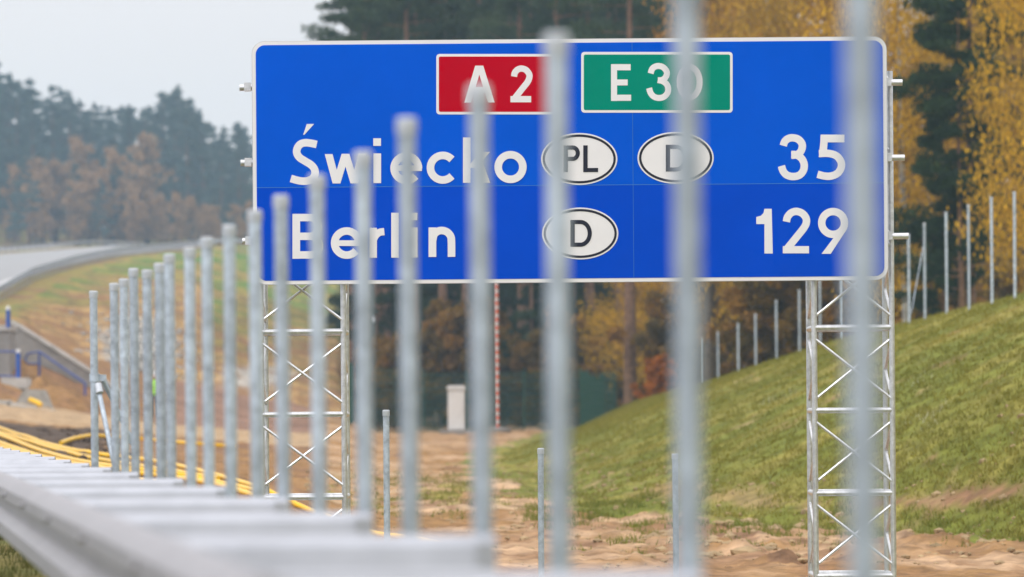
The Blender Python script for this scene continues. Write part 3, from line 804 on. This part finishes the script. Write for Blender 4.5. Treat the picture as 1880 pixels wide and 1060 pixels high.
# hazy wood beyond the road, far left: skyline heights in photo pixels
SKY = [(-120, 110), (0, 128), (25, 150), (60, 165), (110, 178), (150, 195), (180, 205), (230, 215), (262, 190), (285, 215), (312, 172), (352, 182), (385, 215), (415, 245), (450, 235), (490, 250), (560, 270), (700, 300)]
def skyline(px): return interp(px, [p[0] for p in SKY], [p[1] for p in SKY])
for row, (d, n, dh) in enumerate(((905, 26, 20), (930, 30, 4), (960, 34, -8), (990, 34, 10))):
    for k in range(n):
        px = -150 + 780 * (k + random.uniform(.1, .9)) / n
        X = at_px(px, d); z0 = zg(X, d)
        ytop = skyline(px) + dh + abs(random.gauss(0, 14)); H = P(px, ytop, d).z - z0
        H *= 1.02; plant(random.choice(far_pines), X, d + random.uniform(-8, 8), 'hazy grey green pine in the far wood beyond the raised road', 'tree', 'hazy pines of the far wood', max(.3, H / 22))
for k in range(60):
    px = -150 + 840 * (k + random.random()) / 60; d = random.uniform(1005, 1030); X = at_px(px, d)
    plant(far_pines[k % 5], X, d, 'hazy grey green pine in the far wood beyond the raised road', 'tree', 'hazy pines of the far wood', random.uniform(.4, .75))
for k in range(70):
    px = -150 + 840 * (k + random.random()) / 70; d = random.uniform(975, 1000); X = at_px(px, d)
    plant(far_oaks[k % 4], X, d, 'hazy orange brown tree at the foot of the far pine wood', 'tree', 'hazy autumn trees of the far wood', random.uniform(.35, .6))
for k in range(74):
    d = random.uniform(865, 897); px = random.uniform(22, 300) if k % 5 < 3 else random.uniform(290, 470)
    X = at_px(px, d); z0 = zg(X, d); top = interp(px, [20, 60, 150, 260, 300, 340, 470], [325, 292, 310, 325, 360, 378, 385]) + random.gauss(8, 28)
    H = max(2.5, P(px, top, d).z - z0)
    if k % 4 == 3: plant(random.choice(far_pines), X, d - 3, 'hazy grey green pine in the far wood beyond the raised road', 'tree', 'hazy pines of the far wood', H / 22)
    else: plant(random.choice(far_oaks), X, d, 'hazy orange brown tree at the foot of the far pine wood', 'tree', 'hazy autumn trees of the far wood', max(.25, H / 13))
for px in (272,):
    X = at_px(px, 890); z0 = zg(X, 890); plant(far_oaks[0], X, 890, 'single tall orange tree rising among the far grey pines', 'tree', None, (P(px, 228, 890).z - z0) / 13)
# dark pine wood behind the green fence
k = 0
spots = []
for d, p0, p1, n in ((300, 700, 1180, 7), (318, 670, 1300, 9), (340, 665, 1330, 11), (365, 690, 1400, 12), (400, 700, 1450, 14)):
    for i in range(n): spots.append((p0 + (p1 - p0) * (i + random.uniform(.15, .85)) / n, d + random.uniform(-7, 7)))
for px, d in spots:
    X = at_px(px, d); H = random.uniform(25, 30)
    plant(random.choice(tall), X, d, 'tall dark pine in the wood behind the green mesh fence', 'tree', 'dark pines behind the mesh fence', H / 27)
for px, d, h in ((672, 306, 25.5), (648, 322, 24.5)):
    plant(tall[0], at_px(px, d), d, 'leftmost dark pine with bare sky beside its branches above the sign' if px == 648 else 'second dark pine from the open sky above the sign', 'tree', None, h / 27)
for i in range(30):
    plant(bushes[i % 3], at_px(random.uniform(665, 1290), 290), random.uniform(285, 300), 'grey brown bare bush behind the green mesh fence', 'bush', 'bushes behind the mesh fence', random.uniform(.7, 1.6))
for i in range(26):
    plant(pines[i % 2], at_px(660 + 27 * i, 400), 395 + 20 * (i % 3), 'young dark pine in the undergrowth behind the green mesh fence', 'tree', 'young pines behind the mesh fence', random.uniform(.7, .95))
for i in range(34):
    d = random.uniform(283, 330); px = random.uniform(672, 1290)
    plant(random.choice(pines), at_px(px, d), d, 'young dark pine in the undergrowth behind the green mesh fence', 'tree', 'young pines behind the mesh fence', random.uniform(.3, .75))
pt = plant(tall[1], at_px(1157, 262), 262, 'pine with reddish bare trunk just right of the green mesh fence', 'tree', None, 1.0, 1.0)
# autumn edge of the wood behind the grass bank
AUT = [  # kind, px, d, height
 ('gold', 1150, 268, 13, 'yellow birch showing below the sign beside the reddish pine trunk'),
 ('gold', 1215, 264, 12, 'orange tree below the sign left of the thick blurred post'),
 ('oak', 1310, 250, 21, 'orange brown oak above the sign right of the green plate'),
 ('gold', 1375, 242, 20, 'yellow birch above the sign between the two thickest posts'),
 ('oak', 1440, 238, 20, 'rusty oak above the sign over the number 35'),
 ('birch', 1408, 222, 18, 'white stemmed birch standing just left of the right truss below the sign'),
 ('oak', 1520, 232, 20, 'oak above the sign directly left of the thickest post'),
 ('oak', 1600, 210, 18, 'ochre oak immediately behind the upper right sign corner'),
 ('gold', 1662, 190, 16.5, 'golden tree standing closest to the right edge of the sign'),
 ('birch', 1715, 215, 19, 'golden birch behind the dark pine right of the sign'),
 ('gold', 1906, 180, 17.5, 'golden weeping birch at the upper right corner'),
 ('birch', 1905, 204, 19, 'pale golden birch cut by the right edge'),
 ('gold', 1480, 255, 17, 'distant yellow birch behind the right truss'),
 ('oak', 1780, 250, 20, 'rusty oak far behind the dark pine'),
 ('oak', 1560, 262, 20, 'distant orange tree behind the thickest post'),
 ('oak', 1350, 275, 20, 'distant orange tree above the number area between the two thickest posts'),
 ('birch', 1250, 285, 9, 'low yellow birch behind the left end of the grass bank'),
 ('oak', 1700, 270, 20, 'distant rusty tree right of the sign'),
 ('oak', 1835, 238, 19, 'ochre tree showing behind the weeping birch, right of the tall dark pine'),
 ('oak', 1900, 245, 19, 'brown oak behind the weeping birch'),
]
for kind, px, d, h, lab in AUT:
    pr = random.choice({'birch': birches, 'gold': golds, 'oak': oaks}[kind]); plant(pr, at_px(px, d), d, lab, 'tree', None, h / (16 if kind == 'oak' else 17))
for px, d, h, lab in ((1785, 187, 17.0, 'tall dark green pine standing between golden birches right of the sign'), 
                     (1766, 185, 12.0, 'medium dark pine under the left side of the tall dark pine'), (1736, 187, 8.5, 'short dark pine under the golden tree right of the sign')):
    pp = plant(pines[0], at_px(px, d), d, lab, 'tree', None, h / 18); pp.scale = (h / 18 * .80, h / 18 * .80, h / 18)
for i in range(46):
    px = random.uniform(1240, 1960); d = random.uniform(200, 262) if px > 1400 else random.uniform(240, 275)
    plant(random.choice(bushes), at_px(px, d), d, 'brown autumn bush in the undergrowth behind the grass bank', 'bush', 'undergrowth behind the grass bank', random.uniform(.7, 1.5))
plant(orange_bush, at_px(1203, 240), 240, 'bright orange bush left of the thick blurred post below the sign', 'bush', None, .55)


# ------------------------------------------------------------------ grass, tufts and clods
def blades(name, pts, hmin, hmax, wd, ca, cb, label, kind='stuff', cat='grass'):
    pts = np.array(pts); n = len(pts); q = rng.random(n) * 6.283
    side = np.stack([np.cos(q), np.sin(q), np.zeros(n)], 1) * (wd * (.6 + .8 * rng.random(n)))[:, None]
    h = (hmin + (hmax - hmin) * rng.random(n) ** 2)
    tip = pts + np.stack([rng.normal(size=n) * h * .45, rng.normal(size=n) * h * .45, h], 1)
    V = np.stack([pts - side - [0, 0, .03], pts + side - [0, 0, .03], tip], 1).reshape(-1, 3)
    nn = np.array([fbm(p[0], p[1], .35) for p in pts[::8]]); nn = np.repeat(nn, 8)[:n]
    t = np.clip(.45 + .65 * nn + .2 * rng.normal(size=n), 0, 1)[:, None]
    C = (np.array(ca) * (1 - t) + np.array(cb) * t)
    o = np_mesh(name, V, 3, np.arange(len(V)), M['grass'], np.repeat(C, 3, 0)); tag(o, label, cat, None, kind); return o
rng = np.random.default_rng(5)
pts = []
random.seed(3)
while len(pts) < 230000:
    Y = 74 + 190 * random.random() ** 1.7
    xt = interp(Y, TOE_Y, TOE_X); xc = crest(Y)[0] + 2
    xr = min(xc, 1080 * Y / F); xl = xt - .4
    if xr < xl: continue
    X = random.uniform(xl, xr)
    t_ = X - xt
    if random.random() < dirt(X, Y) * 1.15: continue
    if t_ < .8 and random.random() < .5: continue
    z = zbase(X, Y) + rough(X, Y) + CZ
    for k in range(8):
        pts.append((X + random.gauss(0, .07), Y + random.gauss(0, .07), z))
blades('grass', pts, .025, .09, .011, (.165, .17, .026), (.285, .245, .05), 'olive green autumn grass covering the bank right of the sign')
pts = []
while len(pts) < 7000:
    Y = random.uniform(96, 150); X = random.uniform(at_px(640, Y), interp(Y, TOE_Y, TOE_X))
    if fbm(X * 2 + 8, Y * .5, .8) < .06 or abs(Y - 112) > 16 + 6 * random.random(): continue
    z = zg(X, Y)
    for k in range(6): pts.append((X + random.gauss(0, .09), Y + random.gauss(0, .09), z))
blades('grass_tufts', pts, .03, .12, .012, (.17, .18, .035), (.30, .26, .08), 'sparse green tufts sprouting on the bare sand')
pts = []
while len(pts) < 9000:
    Y = random.uniform(80, 103); X = random.uniform(.2, interp(Y, TOE_Y, TOE_X) + .8)
    if fbm(X * 1.5 + 3, Y * .45, .9) < .12: continue
    z = zg(X, Y)
    for k in range(6): pts.append((X + random.gauss(0, .06), Y + random.gauss(0, .08), z))
blades('grass_tufts', pts, .04, .16, .010, (.13, .17, .025), (.26, .24, .06), 'ragged green tufts between the soil lumps at the foot of the bank')
pts = []
while len(pts) < 24000:
    Y = random.uniform(24, 60); X = rail_x(Y) - random.uniform(-1.0, 2.2)
    for k in range(6): pts.append((X + random.gauss(0, .04), Y + random.gauss(0, .04), zg(X, Y)))
blades('verge_grass', pts, .03, .10, .006, (.08, .10, .025), (.17, .15, .06), 'short brownish grass on the verge under the guardrail')
wp = []
for cx, cy_, sp_ in ((1415, 738, 20), (1440, 728, 12), (1700, 772, 24), (1725, 760, 16), (1560, 850, 10), (1690, 700, 9)):
    q = ray_ground(cx, cy_, 90)
    for k in range(22):
        x = q.x + random.gauss(0, .16); y = q.y + random.gauss(0, .6); wp.append((x, y, zg(x, y)))
blades('dry_weeds', wp, .05, .17, .010, (.42, .42, .28), (.55, .54, .40), 'pale dry weed stalks dotted over the grass bank')
def rocks(name, spots, m, label):
    b = MB()
    ico = bmesh.new(); bmesh.ops.create_icosphere(ico, subdivisions=1, radius=1); vs0 = [v.co.copy() for v in ico.verts]; fs0 = [[v.index for v in f.verts] for f in ico.faces]; ico.free()
    for (x, y, z, s) in spots:
        q = random.uniform(0, 6); c, s_ = math.cos(q), math.sin(q); k = [random.uniform(.7, 1.3) for _ in range(3)]
        vs = []
        for v in vs0:
            u = v * s * random.uniform(.8, 1.2); u = Vector((u.x * k[0], u.y * k[1], u.z * .6 * k[2])); vs.append((x + u.x * c - u.y * s_, y + u.x * s_ + u.y * c, z + u.z))
        b.add(vs, fs0)
    o = b.build(name, m); tag(o, label, 'soil', None, 'stuff'); return o
M['clod'] = mat('soil clods', (.34, .25, .145), .95, 0, .35, 2, .4, 10, spec=.1)
sp = []
while len(sp) < 4200:
    Y = random.uniform(74, 150); X = random.uniform(at_px(560, Y), interp(Y, TOE_Y, TOE_X) + 1.5)
    sp.append((X, Y, zg(X, Y), .012 + .06 * random.random() ** 4))
for i in range(420):
    Y = random.uniform(76, 92); X = random.uniform(1.5, 9); sp.append((X, Y, zg(X, Y) - .01, .02 + .09 * random.random() ** 3))
for i in range(70):
    Y = random.uniform(78, 93); X = random.uniform(1.8, 4.9); sp.append((X, Y, zg(X, Y) - .03, random.uniform(.07, .2)))
rocks('soil_clods', sp, M['clod'], 'loose lumps of sandy soil scattered over the bare ground')
sp = []
for i in range(700):
    px = random.gauss(255, 45); d = random.uniform(262, 330); X = at_px(px, d); sp.append((X, d, zg(X, d), random.uniform(.06, .24)))
rocks('rubble', sp, M['stone'], 'grey stone rubble on the slope behind the fence posts at left')
M['darkclod'] = mat('dark soil clods', (.085, .062, .048), .95, 0, .35, 3, .4, 10, spec=.1)
sp = []
for i in range(600):
    px = random.uniform(-80, 240); d = random.uniform(105, 160); X = at_px(px, d); sp.append((X, d, zg(X, d), .03 + .11 * random.random() ** 3))
rocks('dark_soil', sp, M['darkclod'], 'dark excavated soil above the yellow ducts at lower left')

# ------------------------------------------------------------------ yellow ducts
DL = ['uppermost yellow duct of the bundle behind the guardrail', 'second yellow duct from the top of the bundle behind the guardrail', 'middle yellow duct of the bundle behind the guardrail',
      'fourth yellow duct from the top of the bundle behind the guardrail', 'lowest yellow duct of the bundle, nearest the guardrail']
base = [(-90, 762), (0, 789), (60, 812), (130, 832), (210, 846), (300, 858), (400, 880), (470, 902), (560, 936), (690, 986), (740, 991), (830, 1008)]
for i in range(5):
    dyv = [0, 9, 17, 27, 37][i]; pth = []
    end = [8, 7, 12, 8, 6][i]
    for j, (px, py) in enumerate(base[:end]):
        conv = interp(px, [0, 300, 560], [1, 1, .35]); q = ray_ground(px, py + dyv * conv + 2 * math.sin(i * 2 + j), 62)
        pth.append(q + Vector((0, 0, .05)))
    P2 = []
    for a, b_ in zip(pth, pth[1:]):
        for k in range(5): P2.append(a.lerp(b_, k / 5))
    P2.append(pth[-1]); 
    for _ in range(6): P2 = [P2[0]] + [(P2[j - 1] + P2[j] * 2 + P2[j + 1]) / 4 for j in range(1, len(P2) - 1)] + [P2[-1]]
    for p in P2: p.z = max(p.z, zg(p.x, p.y) + .04)
    b = MB(); b.tube(P2, .046, 10); o = b.build('yellow_duct', M['yellow'], None, True); tag(o, DL[i], 'duct', 'bundle of yellow cable ducts')
pth = [ray_ground(px, py, 62) + Vector((0, 0, .06)) for px, py in ((112, 820), (135, 812), (165, 805), (205, 806), (270, 812), (345, 818), (430, 824))]
b = MB(); b.tube(pth, .05, 10); tag(b.build('yellow_duct', M['yellow'], None, True), 'yellow duct lying apart on the dark soil above the bundle', 'duct')

# ------------------------------------------------------------------ abutment, stairs and railings at far left
def wallpoly(pts, d, th): 
    return [P(px, py, d) for px, py in pts]
b = MB(); b.prism([P(px, py, 231) for px, py in ((20, 592), (38, 601), (163, 680), (245, 738), (245, 800), (75, 800), (20, 800))], (0, .5, 0)); b.v = [(x, y + (x + 20) * -.0, z) for x, y, z in b.v]
ww = b.build('wing_wall', M['concrete']); tag(ww, 'grey concrete wing wall with a sloping top beside the stairs at left', 'wall')
b = MB()
tl = [P(px, py - 4, 230.9) for px, py in ((20, 592), (38, 601), (163, 680), (245, 738))]; bl = [P(px, py + 3, 230.9) for px, py in ((20, 592), (38, 601), (163, 680), (245, 738))]
b.prism(tl + bl[::-1], (0, .8, 0)); o = b.build('wall_coping', M['paleconc'], None); o.parent = ww
b = MB(); b.prism([P(px, py, 226) for px, py in ((-160, 606), (17, 606), (17, 720), (-160, 720))], (0, 3.0, 0)); pier = b.build('bridge_abutment', M['concrete']); tag(pier, 'square grey concrete abutment block at the left edge', 'abutment')
b = MB(); b.prism([P(px, py, 225.9) for px, py in ((-160, 597), (19, 597), (19, 607), (-160, 607))], (0, 3.3, 0)); o = b.build('abutment_cap', M['paleconc']); o.parent = pier
# stairs
b = MB(); n = 13
for i in range(n):
    px0 = 74 + (170 - 74) * i / n; px1 = 74 + (170 - 74) * (i + 1) / n; py = 702 + (768 - 702) * i / n
    b.prism([P(a, c, 228.6) for a, c in ((px0, py), (px1, py), (px1, 800), (px0, 800))], (0, 2.0, 0))
tag(b.build('stairs', M['paleconc']), 'pale concrete steps going down to the right along the wing wall', 'stairs')
b = MB(); 
hr = empty('handrail', P(75, 702, 228), 'blue tubular handrail along the concrete stairs at left', 'handrail')
b.tube([P(46, 662, 228), P(50, 650, 228), P(72, 646, 228), P(155, 703, 228)], .045, 8); b.tube([P(46, 662, 228), P(52, 668, 228), P(72, 668, 228)], .04, 8); b.build('rail', M['blue_rail'], hr)
for px, a, c in ((72, 646, 704), (156, 703, 762)):
    b = MB(); b.tube([P(px, a, 228), P(px, c, 228)], .05, 8); b.build('upright', M['blue_rail'], hr)
hr = empty('handrail', P(0, 700, 225), 'low blue railing in front of the concrete abutment block', 'handrail')
for py in (643, 688):
    b = MB(); b.tube([P(-150, py, 225.3), P(32, py + 3, 225.3)], .035, 8); b.build('rail', M['blue_rail'], hr)
for px, t0, t1, d, lab in ((15, 562, 600, 225.5, 'blue marker post with white tip on top of the concrete abutment'), (33.5, 641, 694, 222, 'blue marker post with white tip on a pale concrete base')):
    e = empty('marker_post', P(px, t1, d), lab, 'marker post')
    b = MB(); b.tube([P(px, t0 + 7, d), P(px, t1 + 2, d)], .085, 12); b.build('post', M['blue_post'], e, True)
    b = MB(); b.tube([P(px, t0, d), P(px, t0 + 3, d), P(px, t0 + 7, d)], [.04, .085, .087], 12); b.build('white_tip', M['whitep'], e, True)
b = MB(); b.prism([P(px, py, 221) for px, py in ((2, 693), (48, 694), (52, 714), (0, 714))], (0, 2, 0)); tag(b.build('concrete_base', M['paleconc']), 'pale concrete base block under the blue marker post', 'concrete block')
b = MB(); b.prism([P(px, py, 205) for px, py in ((44, 715), (80, 716), (94, 750), (28, 742))], (0, 1.2, 0)); tag(b.build('culvert_headwall', M['stone']), 'trapezoidal concrete headwall standing on the soil heap at left', 'headwall')
for pts_, lab in ((((-30, 734), (18, 735), (18, 744), (-30, 744)), 'flat concrete slab at the left edge under the abutment'),
                 (((14, 738), (64, 748), (64, 758), (14, 746)), 'tilted concrete slab in front of the headwall'),
                 (((66, 750), (98, 753), (98, 765), (66, 762)), 'concrete slab at the right foot of the headwall')):
    b = MB(); b.prism([P(px, py, 202) for px, py in pts_], (0, .9, 0)); tag(b.build('concrete_slab', M['paleconc']), lab, 'slab', 'precast slabs by the headwall')
b = MB(); b.tube([P(55, 734, 203.8), P(65, 738, 203.6), P(76, 744, 203.5)], .09, 10); tag(b.build('yellow_duct', M['yellow'], None, True), 'short piece of yellow duct leaning on the headwall', 'duct')
# soil heap by the headwall
def heap(name, c, rx, ry, h, label, seed):
    n = 26; V = []; F_ = []; Cc_ = []
    for i in range(n + 1):
        for j in range(n + 1):
            u, v = i / n * 2 - 1, j / n * 2 - 1; r = math.hypot(u, v); x = c[0] + u * rx; y = c[1] + v * ry
            zz = h * max(0, 1 - r ** 1.3) * (1 + .35 * fbm(x + seed, y, .8)) - (.3 if r >= 1 else .02)
            V.append((x, y, zg(x, y) + zz)); Cc_.append(mixc(C_SAND, C_BROWN, smooth(.5 + fbm(x, y, .7))))
    ii = (np.arange(n)[:, None] * (n + 1) + np.arange(n)[None, :]).ravel()
    o = np_mesh(name, np.array(V), 4, np.stack([ii, ii + 1, ii + n + 2, ii + n + 1], 1).ravel(), M['ground'], np.array(Cc_), smooth=True)
    tag(o, label, 'soil heap'); return o
heap('soil_heap', (at_px(110, 214), 214), 1.6, 2.5, .75, 'brown soil heap between the headwall and the concrete stairs', 3)
heap('soil_heap', (at_px(5, 212), 212), 1.6, 2.5, .45, 'low brown soil heap under the marker post at the left edge', 8)
heap('soil_heap', (at_px(75, 218), 218), .6, 1.5, .8, 'small peaked soil heap left of the blue handrail upright', 12)

# ------------------------------------------------------------------ mesh fence, cabinet, striped mast
FD = 260.0
def gz(px, d): x = at_px(px, d); return Vector((x, d, zg(x, d)))
fe = empty('mesh_fence', gz(880, FD), 'dark green wire mesh fence enclosing the cabinet below the sign', 'fence')
def panel(p, q, H):
    b = MB(); n = max(2, int((q - p).length / .17)); 
    for i in range(n + 1):
        a = p.lerp(q, i / n); b.box(a + Vector((0, 0, H / 2)), (.018, .012, H))
    for k in range(9):
        z = .1 + (H - .15) * k / 8; d_ = q - p; m_ = (p + q) / 2 + Vector((0, 0, z)); b.box(m_, (d_.length, .012, .02), math.atan2(d_.y, d_.x))
    b.build('mesh_panel', M['fencegreen'], fe)
    b = MB(); b.box(p + Vector((0, 0, H / 2 + .03)), (.08, .08, H + .15)); b.build('fence_post', M['fencegreen'], fe)
H = 2.7
pts = [gz(px, FD) for px in np.linspace(650, 1066, 5)]
for p, q in zip(pts, pts[1:]): panel(p, q, H)
cr = [gz(1066, FD), gz(1078, 264), gz(1092, 268), gz(1108, 272), gz(1132, 276)]
for p, q in zip(cr, cr[1:]): panel(p, q, H)
back_ = [gz(px, 277) for px in np.linspace(660, 1132, 5)]
for p, q in zip(back_, back_[1:]): panel(p, q, H)
cl = [gz(650, FD), gz(644, 254), gz(638, 249), gz(634, 244)]
for p, q in zip(cl, cl[1:]): panel(p, q, H)
g = gz(838, 250); z0 = P(838, 791, 250).z; g.z = z0
cb = empty('control_cabinet', g, 'pale grey control cabinet with a white lid in front of the green mesh fence', 'cabinet')
k = 250 / F
b = MB(); b.box(g + Vector((0, 0, 38 * k)), (31 * k, .5, 76 * k)); b.build('body', M['cabinet'], cb)
b = MB(); b.box(g + Vector((0, -.01, 78 * k)), (35 * k, .62, 6 * k)); b.box(g + Vector((0, 0, 81.5 * k)), (29 * k, .5, 3 * k)); b.build('lid', M['whitep'], cb)
b = MB(); b.box(g + Vector((-.0, -.262, 38 * k)), (27 * k, .02, 68 * k)); b.box(g + Vector((.26, -.28, 38 * k)), (.03, .03, .16)); b.build('door', M['cabinet'], cb)
b = MB(); b.box(g + Vector((-.05, -.1, -.06)), (58 * k, 1.4, .20)); b.build('plinth', M['concrete'], cb)
g = gz(913, 252); g.z = P(913, 791, 252).z; k = 252 / F
ms = empty('striped_mast', g, 'tall mast banded in orange red and white rising behind the sign', 'mast')
b = MB(); c = MB(); hs_ = 7.5 * k
for i in range(42):
    (b if i % 2 == 0 else c).tube([g + Vector((0, 0, .12 + i * hs_)), g + Vector((0, 0, .12 + (i + 1) * hs_))], .085, 12, False)
b.build('red_bands', M['orange'], ms, True); c.build('white_bands', M['whitep'], ms, True)
b = MB(); b.tube([g + Vector((0, 0, .12 + 42 * hs_)), g + Vector((0, 0, .2 + 42 * hs_))], .09, 12); b.build('mast_cap', M['alu'], ms)
b = MB(); b.tube([g + Vector((0, 0, -.25)), g + Vector((0, 0, .10)), g + Vector((0, 0, .16))], [.62, .60, .2], 20); b.build('concrete_foot', M['concrete'], ms)

# ------------------------------------------------------------------ worker
def person(px, d):
    g = gz(px, d)
    e = empty('person', g, 'worker in lime high visibility vest and dark trousers, half hidden between two fence posts', 'person')
    J = {'pelvis': (0, 0, .95), 'belly': (0, 0, 1.1), 'chest': (0, .0, 1.33), 'neck': (0, 0, 1.5), 'head': (0, -.01, 1.60), 'top': (0, 0, 1.74),
         'lh': (-.1, 0, .9), 'lk': (-.12, -.05, .5), 'la': (-.12, 0, .09), 'lt': (-.13, -.15, .04), 'rh': (.1, 0, .9), 'rk': (.12, -.1, .5), 'ra': (.14, .02, .09), 'rt': (.15, -.13, .04),
         'ls': (-.19, 0, 1.42), 'le': (-.26, .0, 1.14), 'lw': (-.22, -.14, .92), 'lf': (-.21, -.17, .82), 'rs': (.19, 0, 1.42), 're': (.27, .02, 1.14), 'rw': (.25, -.1, .90), 'rf': (.24, -.13, .80)}
    rad = {'pelvis': .13, 'belly': .125, 'chest': .14, 'neck': .055, 'head': .085, 'top': .075, 'lh': .09, 'rh': .09, 'lk': .065, 'rk': .065, 'la': .045, 'ra': .045, 'lt': .04, 'rt': .04, 'ls': .06, 'rs': .06, 'le': .045, 're': .045, 'lw': .03, 'rw': .03, 'lf': .03, 'rf': .03}
    E = [('pelvis', 'belly'), ('belly', 'chest'), ('chest', 'neck'), ('neck', 'head'), ('head', 'top'), ('pelvis', 'lh'), ('lh', 'lk'), ('lk', 'la'), ('la', 'lt'), ('pelvis', 'rh'), ('rh', 'rk'), ('rk', 'ra'), ('ra', 'rt'), ('chest', 'ls'), ('ls', 'le'), ('le', 'lw'), ('lw', 'lf'), ('chest', 'rs'), ('rs', 're'), ('re', 'rw'), ('rw', 'rf')]
    ks = list(J); me = bpy.data.meshes.new('body'); me.from_pydata([J[k] for k in ks], [(ks.index(a), ks.index(b)) for a, b in E], [])
    o = bpy.data.objects.new('body', me); col.objects.link(o); o.parent = e; me.materials.append(M['darkcloth'])
    o.modifiers.new('skin', 'SKIN'); 
    for i, k in enumerate(ks): me.skin_vertices[0].data[i].radius = (rad[k], rad[k] * .85); me.skin_vertices[0].data[i].use_root = (k == 'pelvis')
    s = o.modifiers.new('sub', 'SUBSURF'); s.levels = 2; s.render_levels = 2
    b = MB(); prof = [(.90, .17), (1.0, .17), (1.2, .18), (1.36, .205), (1.46, .15), (1.50, .08)]
    v = []; n = 16
    for z, r in prof:
        for k in range(n): q = 2 * math.pi * k / n; v.append(Vector((r * math.cos(q), r * .72 * math.sin(q), z)))
    f = [(i * n + k, i * n + (k + 1) % n, (i + 1) * n + (k + 1) % n, (i + 1) * n + k) for i in range(len(prof) - 1) for k in range(n)]
    b.add(v, f); b.v = [tuple(Vector(x) + g) for x in b.v]; b.build('vest', M['hivis'], e, True)
    b = MB(); b.tube([g + Vector((0, -.02, 1.66)), g + Vector((0, -.02, 1.69)), g + Vector((0, -.01, 1.76)), g + Vector((0, 0, 1.80))], [.12, .115, .10, .04], 16); b.build('helmet', M['whitep'], e, True)
    b = MB(); b.tube([g + Vector((0, -.05, 1.53)), g + Vector((0, -.06, 1.58)), g + Vector((0, -.055, 1.65))], [.05, .075, .07], 12); b.build('face', M['skin'], e, True)
person(284, 226)

# ------------------------------------------------------------------ haze
b = MB(); b.box((0, 780, 36), (1900, 1760, 120)); hz = b.build('haze', None); tag(hz, kind='stuff', label='pale autumn haze filling the air', cat='haze')
hm = bpy.data.materials.new('haze'); hm.use_nodes = True; n_ = hm.node_tree; n_.nodes.clear()
ho = n_.nodes.new('ShaderNodeOutputMaterial'); pv = n_.nodes.new('ShaderNodeVolumePrincipled')
pv.inputs['Color'].default_value = (.52, .76, 1, 1); pv.inputs['Density'].default_value = .00028; pv.inputs['Anisotropy'].default_value = .2
n_.links.new(pv.outputs[0], ho.inputs['Volume']); hz.data.materials.append(hm)
